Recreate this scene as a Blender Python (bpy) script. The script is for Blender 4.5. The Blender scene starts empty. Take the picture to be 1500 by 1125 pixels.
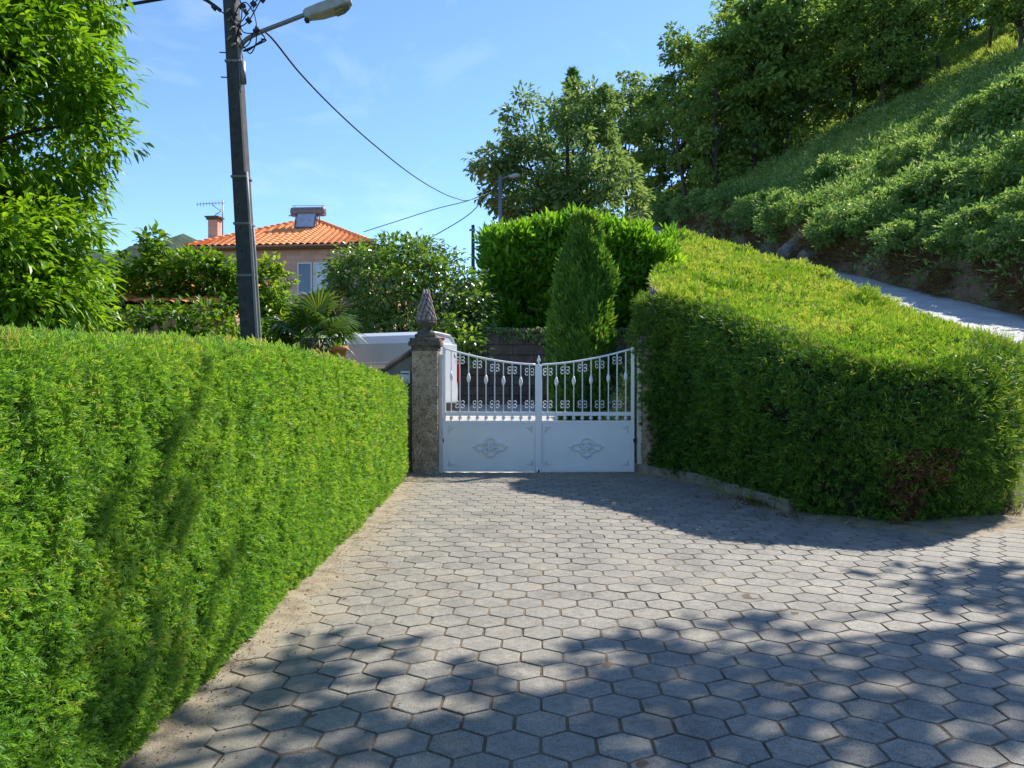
import bpy, math, random
import numpy as np
from mathutils import Vector, Matrix

PI = math.pi
rad = math.radians
random.seed(7)
sc = bpy.context.scene
COL = sc.collection
F = 1130.0            # focal length in photo pixels


def W(px, py, d):
    """Point seen at photo pixel (px, py), d metres ahead of the camera."""
    return np.array([(px - 750.0) / F * d, d, 1.6 - (py - 553.0) / F * d])


# ------------------------------------------------------------------ noise
def _hash(ix, iy, iz, seed):
    h = (ix * 374761393 + iy * 668265263 + iz * 1103515245 + seed * 974711) & 0xFFFFFFFF
    h = ((h ^ (h >> 13)) * 1274126177) & 0xFFFFFFFF
    h = h ^ (h >> 16)
    return (h & 0xFFFFFF) / float(0xFFFFFF)


def vnoise(P, seed=0):
    P = np.asarray(P, dtype=np.float64)
    I = np.floor(P).astype(np.int64)
    f = P - I
    f = f * f * (3 - 2 * f)
    out = 0
    for dx in (0, 1):
        wx = f[:, 0] if dx else 1 - f[:, 0]
        for dy in (0, 1):
            wy = f[:, 1] if dy else 1 - f[:, 1]
            for dz in (0, 1):
                wz = f[:, 2] if dz else 1 - f[:, 2]
                out = out + wx * wy * wz * _hash(I[:, 0] + dx, I[:, 1] + dy, I[:, 2] + dz, seed)
    return out * 2 - 1


def fbm(P, scale, seed=0, octs=3):
    P = np.asarray(P, dtype=np.float64) / scale
    a, s, t = 1.0, 0, 0
    for k in range(octs):
        s = s + a * vnoise(P * (2 ** k) + 17.3 * k, seed + k)
        t += a
        a *= 0.5
    return s / t


def unit(v):
    v = np.asarray(v, dtype=np.float64)
    return v / np.maximum(np.linalg.norm(v, axis=-1, keepdims=True), 1e-9)


def rnd_dirs(rng, n):
    return unit(rng.normal(size=(n, 3)))


def sstep(a, b, x):
    t = np.clip((x - a) / (b - a), 0, 1)
    return t * t * (3 - 2 * t)


# ------------------------------------------------------------------ terrain
def Rp(y):
    """Height of the climbing road on the right."""
    y = np.asarray(y, dtype=np.float64)
    k = 0.9
    s = np.log1p(np.exp(np.clip((y - 8.3) / k, -30, 30))) * k
    s = np.where(y > 30, y - 8.3, s)
    return np.where(s < 92, 0.24 * s, 0.24 * 92 + 0.06 * (s - 92))


def court(y):
    return np.clip(0.12 * (np.asarray(y, dtype=np.float64) - 12.8), 0, 1.0)


def HT(x, y):
    x = np.asarray(x, dtype=np.float64); y = np.asarray(y, dtype=np.float64)
    R = Rp(y)
    z = R * sstep(3.2, 9.8, x) * sstep(7.5, 10.5, y)
    # beyond the gate
    back = np.where(y > 12.8, court(y), 0.0)
    hi = 2.8 + 0.15 * (y - 21.6)
    hi = np.minimum(hi, 14)
    back = np.where(y > 21.3, np.where(x > -1.6, hi, np.maximum(1.0, hi * sstep(-9, -1.6, x) + (1 + .03 * (y - 21)) * (1 - sstep(-9, -1.6, x)))), back)
    z = np.maximum(z, np.where(x < 9.8, back, 0))
    # left garden
    z = np.where((x < -3.2) & (y < 21.3), np.maximum(z, np.clip(0.06 * (y - 3), 0, 1.0)), z)
    # hill on the right
    hx = np.maximum(x - 15.6, 0)
    hill = 1.75 * sstep(14.9, 15.7, x) + 0.55 * np.minimum(hx, 34) + 0.42 * np.clip(hx - 34, 0, 60) + 0.1 * np.maximum(hx - 94, 0)
    hill = np.where(x > 15, hill * sstep(3, 14, y), 0)
    hill = np.where(hx > 140, 1.75 + .55 * 34 + .42 * 60 + 4.6, hill)
    z = z + hill
    z = np.where(x > 15, np.maximum(z, R * 1.0 + hill), z)
    return z


# ------------------------------------------------------------------ materials
def new_mat(name):
    m = bpy.data.materials.new(name)
    m.use_nodes = True
    nt = m.node_tree
    b = nt.nodes['Principled BSDF']
    return m, nt, b


def N(nt, t, **kw):
    n = nt.nodes.new(t)
    for k, v in kw.items():
        if k.startswith('i_'):
            key = k[2:]
            n.inputs[int(key) if key.isdigit() else key].default_value = v
        else:
            setattr(n, k, v)
    return n


def ramp(nt, stops):
    r = N(nt, 'ShaderNodeValToRGB')
    e = r.color_ramp.elements
    while len(e) < len(stops):
        e.new(0.5)
    for k, (p, c) in enumerate(stops):
        e[k].position = p
        e[k].color = (*c, 1)
    return r


def noise_mat(name, c1, c2, scale=4.0, rough=0.8, bump=0.3, bscale=None, metallic=0.0, detail=6.0, c3=None, spec=0.4, bdist=0.02, stretch=None):
    m, nt, b = new_mat(name)
    tc = N(nt, 'ShaderNodeTexCoord')
    src = tc.outputs['Object']
    if stretch:
        mp = N(nt, 'ShaderNodeMapping')
        mp.inputs['Scale'].default_value = stretch
        nt.links.new(src, mp.inputs['Vector'])
        src = mp.outputs['Vector']
    n1 = N(nt, 'ShaderNodeTexNoise', i_Scale=scale, i_Detail=detail, i_Roughness=0.62)
    nt.links.new(src, n1.inputs['Vector'])
    st = [(0.32, c1), (0.68, c2)] if c3 is None else [(0.28, c1), (0.5, c2), (0.72, c3)]
    r = ramp(nt, st)
    nt.links.new(n1.outputs['Fac'], r.inputs['Fac'])
    nt.links.new(r.outputs['Color'], b.inputs['Base Color'])
    b.inputs['Roughness'].default_value = rough
    b.inputs['Metallic'].default_value = metallic
    b.inputs['Specular IOR Level'].default_value = spec
    if bump:
        n2 = N(nt, 'ShaderNodeTexNoise', i_Scale=bscale or scale * 6, i_Detail=5.0, i_Roughness=0.6)
        nt.links.new(src, n2.inputs['Vector'])
        bp = N(nt, 'ShaderNodeBump', i_Strength=bump, i_Distance=bdist)
        nt.links.new(n2.outputs['Fac'], bp.inputs['Height'])
        nt.links.new(bp.outputs['Normal'], b.inputs['Normal'])
    return m


def leaf_mat(name, stops, trans=0.35, rough=0.45, tcol=None, spec=0.35, patch=None, back=None):
    """Leaf: per-leaf random colour, a slow patch variation, light let through."""
    m, nt, b = new_mat(name)
    at = N(nt, 'ShaderNodeAttribute', attribute_name='rnd')
    r = ramp(nt, stops)
    nt.links.new(at.outputs['Fac'], r.inputs['Fac'])
    col = r.outputs['Color']
    if patch:
        tc = N(nt, 'ShaderNodeTexCoord')
        nz = N(nt, 'ShaderNodeTexNoise', i_Scale=patch[0], i_Detail=3.0)
        nt.links.new(tc.outputs['Object'], nz.inputs['Vector'])
        r2 = ramp(nt, [(0.35, (1, 1, 1)), (0.7, patch[1])])
        nt.links.new(nz.outputs['Fac'], r2.inputs['Fac'])
        mx = N(nt, 'ShaderNodeMix', data_type='RGBA', blend_type='MULTIPLY')
        mx.inputs['Factor'].default_value = 1.0
        nt.links.new(col, mx.inputs[6]); nt.links.new(r2.outputs['Color'], mx.inputs[7])
        col = mx.outputs[2]
    if back:
        ge = N(nt, 'ShaderNodeNewGeometry')
        mb = N(nt, 'ShaderNodeMix', data_type='RGBA')
        nt.links.new(ge.outputs['Backfacing'], mb.inputs['Factor'])
        nt.links.new(col, mb.inputs[6]); mb.inputs[7].default_value = (*back, 1)
        col = mb.outputs[2]
    nt.links.new(col, b.inputs['Base Color'])
    b.inputs['Roughness'].default_value = rough
    b.inputs['Specular IOR Level'].default_value = spec
    tr = N(nt, 'ShaderNodeBsdfTranslucent')
    mt = N(nt, 'ShaderNodeMix', data_type='RGBA', blend_type='MULTIPLY')
    mt.inputs['Factor'].default_value = 1.0
    mt.inputs[7].default_value = (*(tcol or (1.5, 1.35, 0.55)), 1)
    nt.links.new(col, mt.inputs[6])
    nt.links.new(mt.outputs[2], tr.inputs['Color'])
    ms = N(nt, 'ShaderNodeMixShader')
    ms.inputs['Fac'].default_value = trans
    nt.links.new(b.outputs['BSDF'], ms.inputs[1]); nt.links.new(tr.outputs['BSDF'], ms.inputs[2])
    nt.links.new(ms.outputs['Shader'], nt.nodes['Material Output'].inputs['Surface'])
    return m


M = {}
M['hedge'] = leaf_mat('clipped_hedge_leaf', [(0.0, (.09, .20, .03)), (0.45, (.19, .38, .05)), (0.85, (.32, .52, .08)), (1.0, (.46, .46, .14))], 0.42, 0.5, patch=(1.3, (.72, .86, .8)))
M['hedge_right'] = leaf_mat('broad_hedge_leaf', [(0.0, (.03, .085, .012)), (0.5, (.085, .185, .016)), (0.85, (.17, .28, .025)), (1.0, (.30, .32, .07))], 0.26, 0.5, patch=(0.7, (.66, .85, .95)))  # darker leaf for the hedge front; its shade is put into the colour
M['hedge_lit_pale'] = leaf_mat('hedge_lit_pale_leaf', [(0.0, (.06, .14, .015)), (0.45, (.15, .28, .025)), (0.85, (.28, .42, .045)), (1.0, (.44, .46, .11))], 0.38, 0.5, patch=(0.7, (.72, .9, .8)))  # yellower top growth, with sunlight on the hedge top put into the colour
M['brown_leaf'] = leaf_mat('dead_hedge_twig', [(0.0, (.06, .03, .015)), (0.6, (.15, .06, .025)), (1.0, (.24, .12, .05))], 0.15, 0.7)
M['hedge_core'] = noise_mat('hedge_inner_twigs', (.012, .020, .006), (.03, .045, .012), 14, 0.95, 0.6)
M['chestnut'] = leaf_mat('chestnut_leaf', [(0.0, (.07, .17, .01)), (0.5, (.15, .31, .018)), (0.85, (.25, .42, .03)), (1.0, (.36, .45, .06))], 0.5, 0.38, patch=(0.5, (.8, .9, .7)))
M['garden'] = leaf_mat('garden_shrub_leaf', [(0.0, (.06, .15, .015)), (0.5, (.14, .28, .025)), (1.0, (.30, .40, .045))], 0.48, 0.42, patch=(1.0, (.75, .85, .7)))
M['glossy'] = leaf_mat('glossy_leaf', [(0.0, (.055, .125, .025)), (0.6, (.14, .28, .045)), (1.0, (.32, .45, .12))], 0.4, 0.25, spec=0.5, back=(.12, .2, .06))
M['laurel'] = leaf_mat('laurel_leaf', [(0.0, (.06, .17, .015)), (0.5, (.15, .35, .025)), (1.0, (.34, .52, .05))], 0.5, 0.3, spec=0.5)
M['cypress'] = leaf_mat('cypress_spray', [(0.0, (.04, .12, .02)), (0.6, (.095, .24, .03)), (1.0, (.26, .38, .055))], 0.35, 0.55)
M['walnut'] = leaf_mat('pale_tree_leaf', [(0.0, (.10, .17, .065)), (0.5, (.19, .29, .10)), (1.0, (.34, .42, .17))], 0.45, 0.45, patch=(0.25, (.8, .85, .8)), tcol=(1.35, 1.3, .75))
M['oak'] = leaf_mat('hill_tree_leaf', [(0.0, (.075, .15, .045)), (0.5, (.16, .27, .07)), (1.0, (.32, .41, .11))], 0.45, 0.5, patch=(0.16, (1.25, 1.15, .8)), tcol=(1.35, 1.3, .75))
M['grass'] = leaf_mat('hill_grass', [(0.0, (.09, .17, .035)), (0.45, (.25, .35, .07)), (0.8, (.43, .50, .15)), (1.0, (.60, .58, .30))], 0.5, 0.6, patch=(0.25, (.8, .8, .6)), tcol=(1.35, 1.3, .75))
M['dry'] = leaf_mat('dry_grass', [(0.0, (.05, .035, .015)), (0.5, (.15, .09, .03)), (0.85, (.26, .17, .06)), (1.0, (.09, .14, .03))], 0.2, 0.8)
M['bush'] = leaf_mat('bank_bush_leaf', [(0.0, (.065, .145, .045)), (0.5, (.18, .31, .075)), (1.0, (.50, .55, .23))], 0.42, 0.5, patch=(0.6, (.8, .9, .9)), tcol=(1.35, 1.3, .75))
M['palm'] = leaf_mat('palm_blade', [(0.0, (.03, .075, .012)), (0.6, (.07, .15, .02)), (1.0, (.22, .28, .05))], 0.3, 0.4, spec=0.5)
M['dead_palm'] = leaf_mat('dry_palm_blade', [(0.0, (.20, .13, .06)), (0.6, (.36, .28, .13)), (1.0, (.5, .45, .3))], 0.2, 0.7)
M['bark'] = noise_mat('bark', (.035, .028, .020), (.10, .085, .065), 6, 0.95, 0.8, 20, stretch=(1, 1, .25))
M['palm_bark'] = noise_mat('palm_bark', (.12, .07, .03), (.30, .17, .07), 9, 0.95, 0.8, 30)
M['ground'] = noise_mat('earth_and_grass', (.035, .055, .014), (.085, .085, .035), 0.6, 0.95, 0.6, 8, c3=(.06, .11, .02))
M['bank'] = noise_mat('bank_soil', (.09, .058, .032), (.21, .13, .075), 1.3, 0.95, 1.0, 9, c3=(.30, .21, .13), bdist=0.12)
M['sand'] = noise_mat('sandy_margin', (.16, .125, .08), (.30, .245, .165), 7, 0.95, 0.9, 60, c3=(.40, .34, .24), bdist=0.015, detail=9)
M['road'] = noise_mat('road_concrete', (.36, .35, .33), (.50, .485, .455), 1.4, 0.85, 0.4, 90, bdist=0.006)
M['court'] = noise_mat('courtyard_concrete', (.40, .385, .36), (.52, .50, .47), 2, 0.85, 0.3, 60, bdist=0.006)
M['wall'] = noise_mat('rendered_wall', (.17, .15, .13), (.30, .27, .23), 3, 0.9, 0.5, 50, bdist=0.01)
M['retain'] = noise_mat('retaining_wall', (.055, .048, .045), (.13, .115, .105), 2.2, 0.9, 0.8, 20, bdist=0.03)
M['kerb'] = noise_mat('kerb_stone', (.20, .17, .13), (.36, .31, .24), 7, 0.9, 0.6, 50, bdist=0.01)
M['coping'] = noise_mat('coping_tile', (.07, .05, .045), (.16, .12, .10), 8, 0.85, 0.5, 40, bdist=0.01)
M['granite_rough'] = noise_mat('weathered_finial', (.13, .10, .095), (.36, .30, .28), 26, 0.95, 1.0, 60, c3=(.50, .44, .40), bdist=0.02)
M['granite_dark'] = noise_mat('weathered_cap', (.05, .042, .036), (.20, .165, .125), 12, 0.95, 0.7, 50, bdist=0.01)
M['concrete_pole'] = noise_mat('pole_concrete', (.045, .046, .05), (.085, .085, .09), 8, 0.85, 0.4, 60, bdist=0.006)
M['conduit'] = noise_mat('conduit_pvc', (.27, .26, .25), (.36, .35, .33), 5, 0.6, 0.0)
M['steel'] = noise_mat('galvanised', (.16, .165, .17), (.26, .265, .27), 20, 0.5, 0.1, 80, metallic=0.6)
M['cable'] = noise_mat('black_cable', (.012, .012, .014), (.025, .025, .028), 30, 0.6, 0.0)
M['insul'] = noise_mat('dark_fitting', (.02, .017, .03), (.05, .04, .06), 30, 0.5, 0.2)
M['copper'] = noise_mat('weathered_clamp', (.20, .17, .15), (.36, .31, .27), 30, 0.6, 0.2)
M['lamp_body'] = noise_mat('lamp_housing', (.30, .30, .27), (.42, .42, .38), 10, 0.55, 0.1)
M['lamp_lens'] = noise_mat('lamp_lens', (.14, .135, .09), (.24, .22, .15), 12, 0.25, 0.1, spec=0.6)
M['tile'] = noise_mat('terracotta_tile', (.80, .205, .05), (.92, .33, .105), 5, 0.85, 0.3, 40, c3=(.94, .50, .25))
M['brick'] = None
M['white'] = noise_mat('white_gate_paint', (.80, .81, .82), (.87, .875, .88), 3, 0.32, 0.05, 40, spec=0.5)
M['cream'] = noise_mat('cream_post_paint', (.58, .55, .48), (.70, .67, .60), 8, 0.6, 0.2, 50)
M['black'] = noise_mat('black_plastic', (.012, .012, .013), (.03, .03, .032), 12, 0.55, 0.1)
M['rubber'] = noise_mat('tyre_rubber', (.015, .015, .015), (.03, .03, .03), 30, 0.85, 0.3)
M['van'] = noise_mat('van_paint', (.74, .76, .78), (.80, .81, .82), 1.5, 0.28, 0.0, spec=0.55)
M['van_panel'] = noise_mat('grey_green_panel', (.40, .48, .48), (.46, .54, .54), 1.5, 0.25, 0.0, spec=0.6)
M['red_lens'] = noise_mat('red_lens', (.30, .012, .015), (.42, .02, .02), 20, 0.2, 0.0, spec=0.6)
M['glass'] = noise_mat('window_glass', (.035, .05, .075), (.06, .085, .12), 2, 0.06, 0.0, spec=0.8)
M['pvc'] = noise_mat('window_frame', (.66, .66, .66), (.74, .74, .73), 6, 0.45, 0.0)
M['panel'] = noise_mat('solar_glass', (.28, .33, .40), (.42, .47, .54), 3, 0.12, 0.0, spec=0.8)  # pale blue tint paints the sky's reflection into the glass colour
M['tank'] = noise_mat('solar_tank', (.15, .125, .12), (.24, .20, .19), 8, 0.45, 0.1)
M['gutter'] = noise_mat('eave_board', (.30, .15, .09), (.40, .21, .13), 6, 0.7, 0.0)
M['pot'] = noise_mat('pot_clay', (.50, .19, .05), (.66, .28, .09), 10, 0.8, 0.3)
M['rock'] = noise_mat('bank_rock', (.10, .09, .08), (.25, .23, .20), 3, 0.95, 1.0, 14, bdist=0.06)
M['far'] = noise_mat('far_forest', (.018, .038, .022), (.05, .085, .04), 0.02, 0.95, 1.0, 0.12, bdist=4.0)
M['plate'] = noise_mat('letterbox_metal', (.42, .44, .47), (.55, .57, .60), 12, 0.4, 0.1, metallic=0.3)


def rough_stone(name):
    """Roughcast pillar: coarse pebble dash, darker and mossier to the foot."""
    m, nt, b = new_mat(name)
    tc = N(nt, 'ShaderNodeTexCoord')
    v = N(nt, 'ShaderNodeTexVoronoi', i_Scale=38.0)
    nt.links.new(tc.outputs['Object'], v.inputs['Vector'])
    n1 = N(nt, 'ShaderNodeTexNoise', i_Scale=5.0, i_Detail=6.0)
    nt.links.new(tc.outputs['Object'], n1.inputs['Vector'])
    r = ramp(nt, [(0.3, (.30, .21, .13)), (0.55, (.56, .43, .30)), (0.75, (.70, .58, .44))])
    nt.links.new(n1.outputs['Fac'], r.inputs['Fac'])
    r2 = ramp(nt, [(0.0, (1.25, 1.2, 1.15)), (0.5, (1.0, .98, .95)), (0.9, (.45, .42, .4))])
    nt.links.new(v.outputs['Distance'], r2.inputs['Fac'])
    mx = N(nt, 'ShaderNodeMix', data_type='RGBA', blend_type='MULTIPLY')
    mx.inputs['Factor'].default_value = 0.9
    nt.links.new(r.outputs['Color'], mx.inputs[6]); nt.links.new(r2.outputs['Color'], mx.inputs[7])
    nt.links.new(mx.outputs[2], b.inputs['Base Color'])
    b.inputs['Roughness'].default_value = 0.95
    bp = N(nt, 'ShaderNodeBump', i_Strength=1.0, i_Distance=0.03)
    bp.invert = True
    nt.links.new(v.outputs['Distance'], bp.inputs['Height'])
    nt.links.new(bp.outputs['Normal'], b.inputs['Normal'])
    return m


M['roughcast'] = rough_stone('roughcast_pillar')


def brick_mat(name):
    m, nt, b = new_mat(name)
    tc = N(nt, 'ShaderNodeTexCoord')
    mp = N(nt, 'ShaderNodeMapping')
    mp.inputs['Rotation'].default_value = (rad(90), 0, 0)
    nt.links.new(tc.outputs['Object'], mp.inputs['Vector'])
    br = N(nt, 'ShaderNodeTexBrick', i_Scale=1.0)
    br.inputs['Color1'].default_value = (.66, .33, .235, 1)
    br.inputs['Color2'].default_value = (.76, .42, .30, 1)
    br.inputs['Mortar'].default_value = (.50, .32, .26, 1)
    br.inputs['Brick Width'].default_value = 0.5
    br.inputs['Row Height'].default_value = 0.25
    br.inputs['Mortar Size'].default_value = 0.014
    nt.links.new(mp.outputs['Vector'], br.inputs['Vector'])
    nt.links.new(br.outputs['Color'], b.inputs['Base Color'])
    b.inputs['Roughness'].default_value = 0.85
    return m


M['brick'] = brick_mat('pink_wall_tile')


def paver_mat(name):
    m, nt, b = new_mat(name)
    at = N(nt, 'ShaderNodeAttribute', attribute_name='rnd')
    tc = N(nt, 'ShaderNodeTexCoord')
    r = ramp(nt, [(0.0, (.215, .199, .170)), (0.5, (.245, .226, .192)), (1.0, (.285, .262, .222))])
    nt.links.new(at.outputs['Fac'], r.inputs['Fac'])
    n1 = N(nt, 'ShaderNodeTexNoise', i_Scale=2.2, i_Detail=7.0, i_Roughness=0.65)
    n2 = N(nt, 'ShaderNodeTexNoise', i_Scale=170.0, i_Detail=3.0, i_Roughness=0.7)
    n3 = N(nt, 'ShaderNodeTexNoise', i_Scale=24.0, i_Detail=6.0, i_Roughness=0.7)
    for n in (n1, n2, n3):
        nt.links.new(tc.outputs['Object'], n.inputs['Vector'])
    r1 = ramp(nt, [(0.3, (.70, .69, .68)), (0.5, (1, 1, 1)), (0.72, (1.22, 1.16, 1.04))])
    r2 = ramp(nt, [(0.33, (.50, .50, .50)), (0.5, (1, 1, 1)), (0.66, (1.6, 1.58, 1.52))])
    r3 = ramp(nt, [(0.32, (.72, .70, .66)), (0.55, (1, 1, 1)), (0.75, (1.18, 1.17, 1.14))])
    col = r.outputs['Color']
    for n, rr in ((n1, r1), (n2, r2), (n3, r3)):
        nt.links.new(n.outputs['Fac'], rr.inputs['Fac'])
        mx = N(nt, 'ShaderNodeMix', data_type='RGBA', blend_type='MULTIPLY')
        mx.inputs['Factor'].default_value = 1.0
        nt.links.new(col, mx.inputs[6]); nt.links.new(rr.outputs['Color'], mx.inputs[7])
        col = mx.outputs[2]
    # sand trodden onto the pavers along the left hedge
    sx_ = N(nt, 'ShaderNodeSeparateXYZ')
    nt.links.new(tc.outputs['Object'], sx_.inputs['Vector'])
    n4 = N(nt, 'ShaderNodeTexNoise', i_Scale=2.6, i_Detail=6.0, i_Roughness=0.65)
    nt.links.new(tc.outputs['Object'], n4.inputs['Vector'])
    ad = N(nt, 'ShaderNodeMath', operation='MULTIPLY_ADD')
    nt.links.new(n4.outputs['Fac'], ad.inputs[0]); ad.inputs[1].default_value = -1.5
    nt.links.new(sx_.outputs['X'], ad.inputs[2])
    mr = N(nt, 'ShaderNodeMapRange')
    mr.inputs['From Min'].default_value = -1.75; mr.inputs['From Max'].default_value = -2.25
    mr.inputs['To Min'].default_value = 0.0; mr.inputs['To Max'].default_value = .75
    nt.links.new(ad.outputs[0], mr.inputs['Value'])
    ms_ = N(nt, 'ShaderNodeMix', data_type='RGBA')
    nt.links.new(mr.outputs[0], ms_.inputs['Factor'])
    nt.links.new(col, ms_.inputs[6]); ms_.inputs[7].default_value = (.30, .25, .17, 1)
    col = ms_.outputs[2]
    nt.links.new(col, b.inputs['Base Color'])
    b.inputs['Roughness'].default_value = 0.82
    bp = N(nt, 'ShaderNodeBump', i_Strength=0.7, i_Distance=0.003)
    nt.links.new(n2.outputs['Fac'], bp.inputs['Height'])
    bp2 = N(nt, 'ShaderNodeBump', i_Strength=0.4, i_Distance=0.003)
    nt.links.new(n3.outputs['Fac'], bp2.inputs['Height'])
    nt.links.new(bp.outputs['Normal'], bp2.inputs['Normal'])
    nt.links.new(bp2.outputs['Normal'], b.inputs['Normal'])
    return m


M['paver'] = paver_mat('hexagon_paver')
M['joint'] = noise_mat('paver_joint_soil', (.05, .04, .028), (.15, .105, .065), 3, 0.95, 0.6, 70, c3=(.24, .19, .125), bdist=0.01)

# ------------------------------------------------------------------ objects
ORG = {}


def set_props(o, label=None, cat=None, group=None, kind=None):
    if label: o['label'] = label
    if cat: o['category'] = cat
    if group: o['group'] = group
    if kind: o['kind'] = kind
    return o


def thing(name, label, cat, loc=(0, 0, 0), rz=0.0, group=None):
    o = bpy.data.objects.new(name, None)
    COL.objects.link(o)
    o.empty_display_size = 0.2
    o.location = [float(v) for v in loc]
    o.rotation_euler = (0, 0, rz)
    set_props(o, label, cat, group)
    ORG[o.name] = np.array([float(v) for v in loc])
    return o


def link_mesh(name, me, mat, parent=None):
    o = bpy.data.objects.new(name, me)
    COL.objects.link(o)
    if mat is not None:
        me.materials.append(mat)
    if parent is not None:
        o.parent = parent
        ORG[o.name] = ORG[parent.name]
    return o


def np_mesh(name, V, Fc, mat, parent=None, rnd=None, smooth=False, local=False, flat=True):
    """V (n,3), Fc (m,k) arrays -> one mesh object. World coords unless local."""
    V = np.asarray(V, dtype=np.float32)
    if parent is not None and not local:
        V = V - ORG[parent.name].astype(np.float32)
    Fc = np.asarray(Fc, dtype=np.int32)
    me = bpy.data.meshes.new(name)
    n, k = Fc.shape
    me.vertices.add(len(V)); me.vertices.foreach_set('co', V.ravel())
    me.loops.add(n * k); me.loops.foreach_set('vertex_index', Fc.ravel())
    me.polygons.add(n); me.polygons.foreach_set('loop_start', np.arange(n, dtype=np.int32) * k)
    if smooth or flat:
        me.polygons.foreach_set('use_smooth', np.full(n, bool(smooth)))
    me.update(calc_edges=True)
    if rnd is not None:
        a = me.attributes.new('rnd', 'FLOAT', 'FACE')
        a.data.foreach_set('value', np.asarray(rnd, dtype=np.float32))
    return link_mesh(name, me, mat, parent)


class MB:
    """Collects shapes for ONE mesh object."""
    def __init__(self):
        self.v = []; self.f = []; self.sm = []

    def add(self, vs, fs, smooth=False):
        o = len(self.v)
        self.v += [tuple(float(c) for c in p) for p in vs]
        self.f += [tuple(i + o for i in f) for f in fs]
        self.sm += [smooth] * len(fs)
        return self

    def box(self, x0, x1, y0, y1, z0, z1, bev=0.0, top=None):
        if bev <= 0:
            t = top or (0, 0)
            vs = [(x0, y0, z0), (x1, y0, z0), (x1, y1, z0), (x0, y1, z0),
                  (x0 + t[0], y0 + t[1], z1), (x1 - t[0], y0 + t[1], z1), (x1 - t[0], y1 - t[1], z1), (x0 + t[0], y1 - t[1], z1)]
            return self.add(vs, [(3, 2, 1, 0), (4, 5, 6, 7), (0, 1, 5, 4), (1, 2, 6, 5), (2, 3, 7, 6), (3, 0, 4, 7)])
        bm = __import__('bmesh').new()
        import bmesh
        bmesh.ops.create_cube(bm, size=1.0)
        for v in bm.verts:
            v.co = Vector(((x0 + x1) / 2 + v.co.x * (x1 - x0), (y0 + y1) / 2 + v.co.y * (y1 - y0), (z0 + z1) / 2 + v.co.z * (z1 - z0)))
        bmesh.ops.bevel(bm, geom=bm.edges[:], offset=bev, segments=2, affect='EDGES', profile=0.6)
        bm.verts.index_update()
        self.add([v.co[:] for v in bm.verts], [tuple(v.index for v in f.verts) for f in bm.faces])
        bm.free()
        return self

    def tube(self, pts, r, n=8, cap=True, smooth=True, squash=None):
        pts = [np.asarray(p, dtype=float) for p in pts]
        m = len(pts)
        rr = list(r) if hasattr(r, '__len__') else [r] * m
        T = []
        for i in range(m):
            a = pts[max(i - 1, 0)]; b = pts[min(i + 1, m - 1)]
            T.append(unit(b - a))
        up = np.array([0, 0, 1.0]) if abs(T[0][2]) < 0.9 else np.array([1.0, 0, 0])
        vs = []; fs = []
        u = unit(np.cross(T[0], up))
        for i in range(m):
            u = unit(u - T[i] * np.dot(u, T[i]))
            w = np.cross(T[i], u)
            for k in range(n):
                a = 2 * PI * (k + .5) / n
                vs.append(pts[i] + (u * math.cos(a) + w * math.sin(a)) * rr[i])
        for i in range(m - 1):
            for k in range(n):
                k2 = (k + 1) % n
                fs.append((i * n + k, i * n + k2, (i + 1) * n + k2, (i + 1) * n + k))
        if cap:
            fs.append(tuple(range(n))[::-1]); fs.append(tuple((m - 1) * n + k for k in range(n)))
        return self.add(vs, fs, smooth)

    def lathe(self, prof, c, n=16, smooth=True, rot=0.0, square=False):
        """prof: (radius, z) pairs about the vertical through c."""
        vs = []; fs = []
        for (r, z) in prof:
            for k in range(n):
                a = 2 * PI * k / n + rot
                vs.append((c[0] + r * math.cos(a), c[1] + r * math.sin(a), c[2] + z))
        for i in range(len(prof) - 1):
            for k in range(n):
                k2 = (k + 1) % n
                fs.append((i * n + k, i * n + k2, (i + 1) * n + k2, (i + 1) * n + k))
        fs.append(tuple(range(n))[::-1]); fs.append(tuple((len(prof) - 1) * n + k for k in range(n)))
        return self.add(vs, fs, smooth)

    def build(self, name, mat, parent=None, local=False, bevel=0.0):
        V = np.array(self.v, dtype=float)
        if parent is not None and not local:
            V = V - ORG[parent.name]
        me = bpy.data.meshes.new(name)
        me.from_pydata([tuple(p) for p in V], [], self.f)
        me.update()
        me.polygons.foreach_set('use_smooth', np.array(self.sm, dtype=bool))
        o = link_mesh(name, me, mat, parent)
        if bevel:
            b = o.modifiers.new('bevel', 'BEVEL'); b.width = bevel; b.segments = 2; b.limit_method = 'ANGLE'
        return o


def spline(pts, n=8):
    """Catmull-Rom through pts."""
    P = [np.asarray(p, dtype=float) for p in pts]
    P = [2 * P[0] - P[1]] + P + [2 * P[-1] - P[-2]]
    out = []
    for i in range(1, len(P) - 2):
        for k in range(n):
            t = k / n
            a, b, c, d = P[i - 1], P[i], P[i + 1], P[i + 2]
            out.append(0.5 * (2 * b + (c - a) * t + (2 * a - 5 * b + 4 * c - d) * t * t + (3 * b - a - 3 * c + d) * t ** 3))
    out.append(P[-2])
    return out


# ------------------------------------------------------------------ leaves
def leaf4(P, D, Nn, L, Wd, fold=0.18):
    n = len(P)
    L = np.broadcast_to(np.asarray(L, dtype=float), (n,))[:, None]
    Wd = np.broadcast_to(np.asarray(Wd, dtype=float), (n,))[:, None]
    D = unit(D); S = unit(np.cross(D, Nn)); Nn = np.cross(S, D)
    mid = P + D * L * .45
    V = np.stack([P, mid + S * Wd * .5 + Nn * Wd * fold, P + D * L - Nn * L * .08, mid - S * Wd * .5 + Nn * Wd * fold], 1).reshape(-1, 3)
    i = np.arange(n)[:, None] * 4
    Fc = np.concatenate([i + np.array([[0, 2, 1]]), i + np.array([[0, 3, 2]])], 1).reshape(-1, 3)
    return V, Fc, 2


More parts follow.
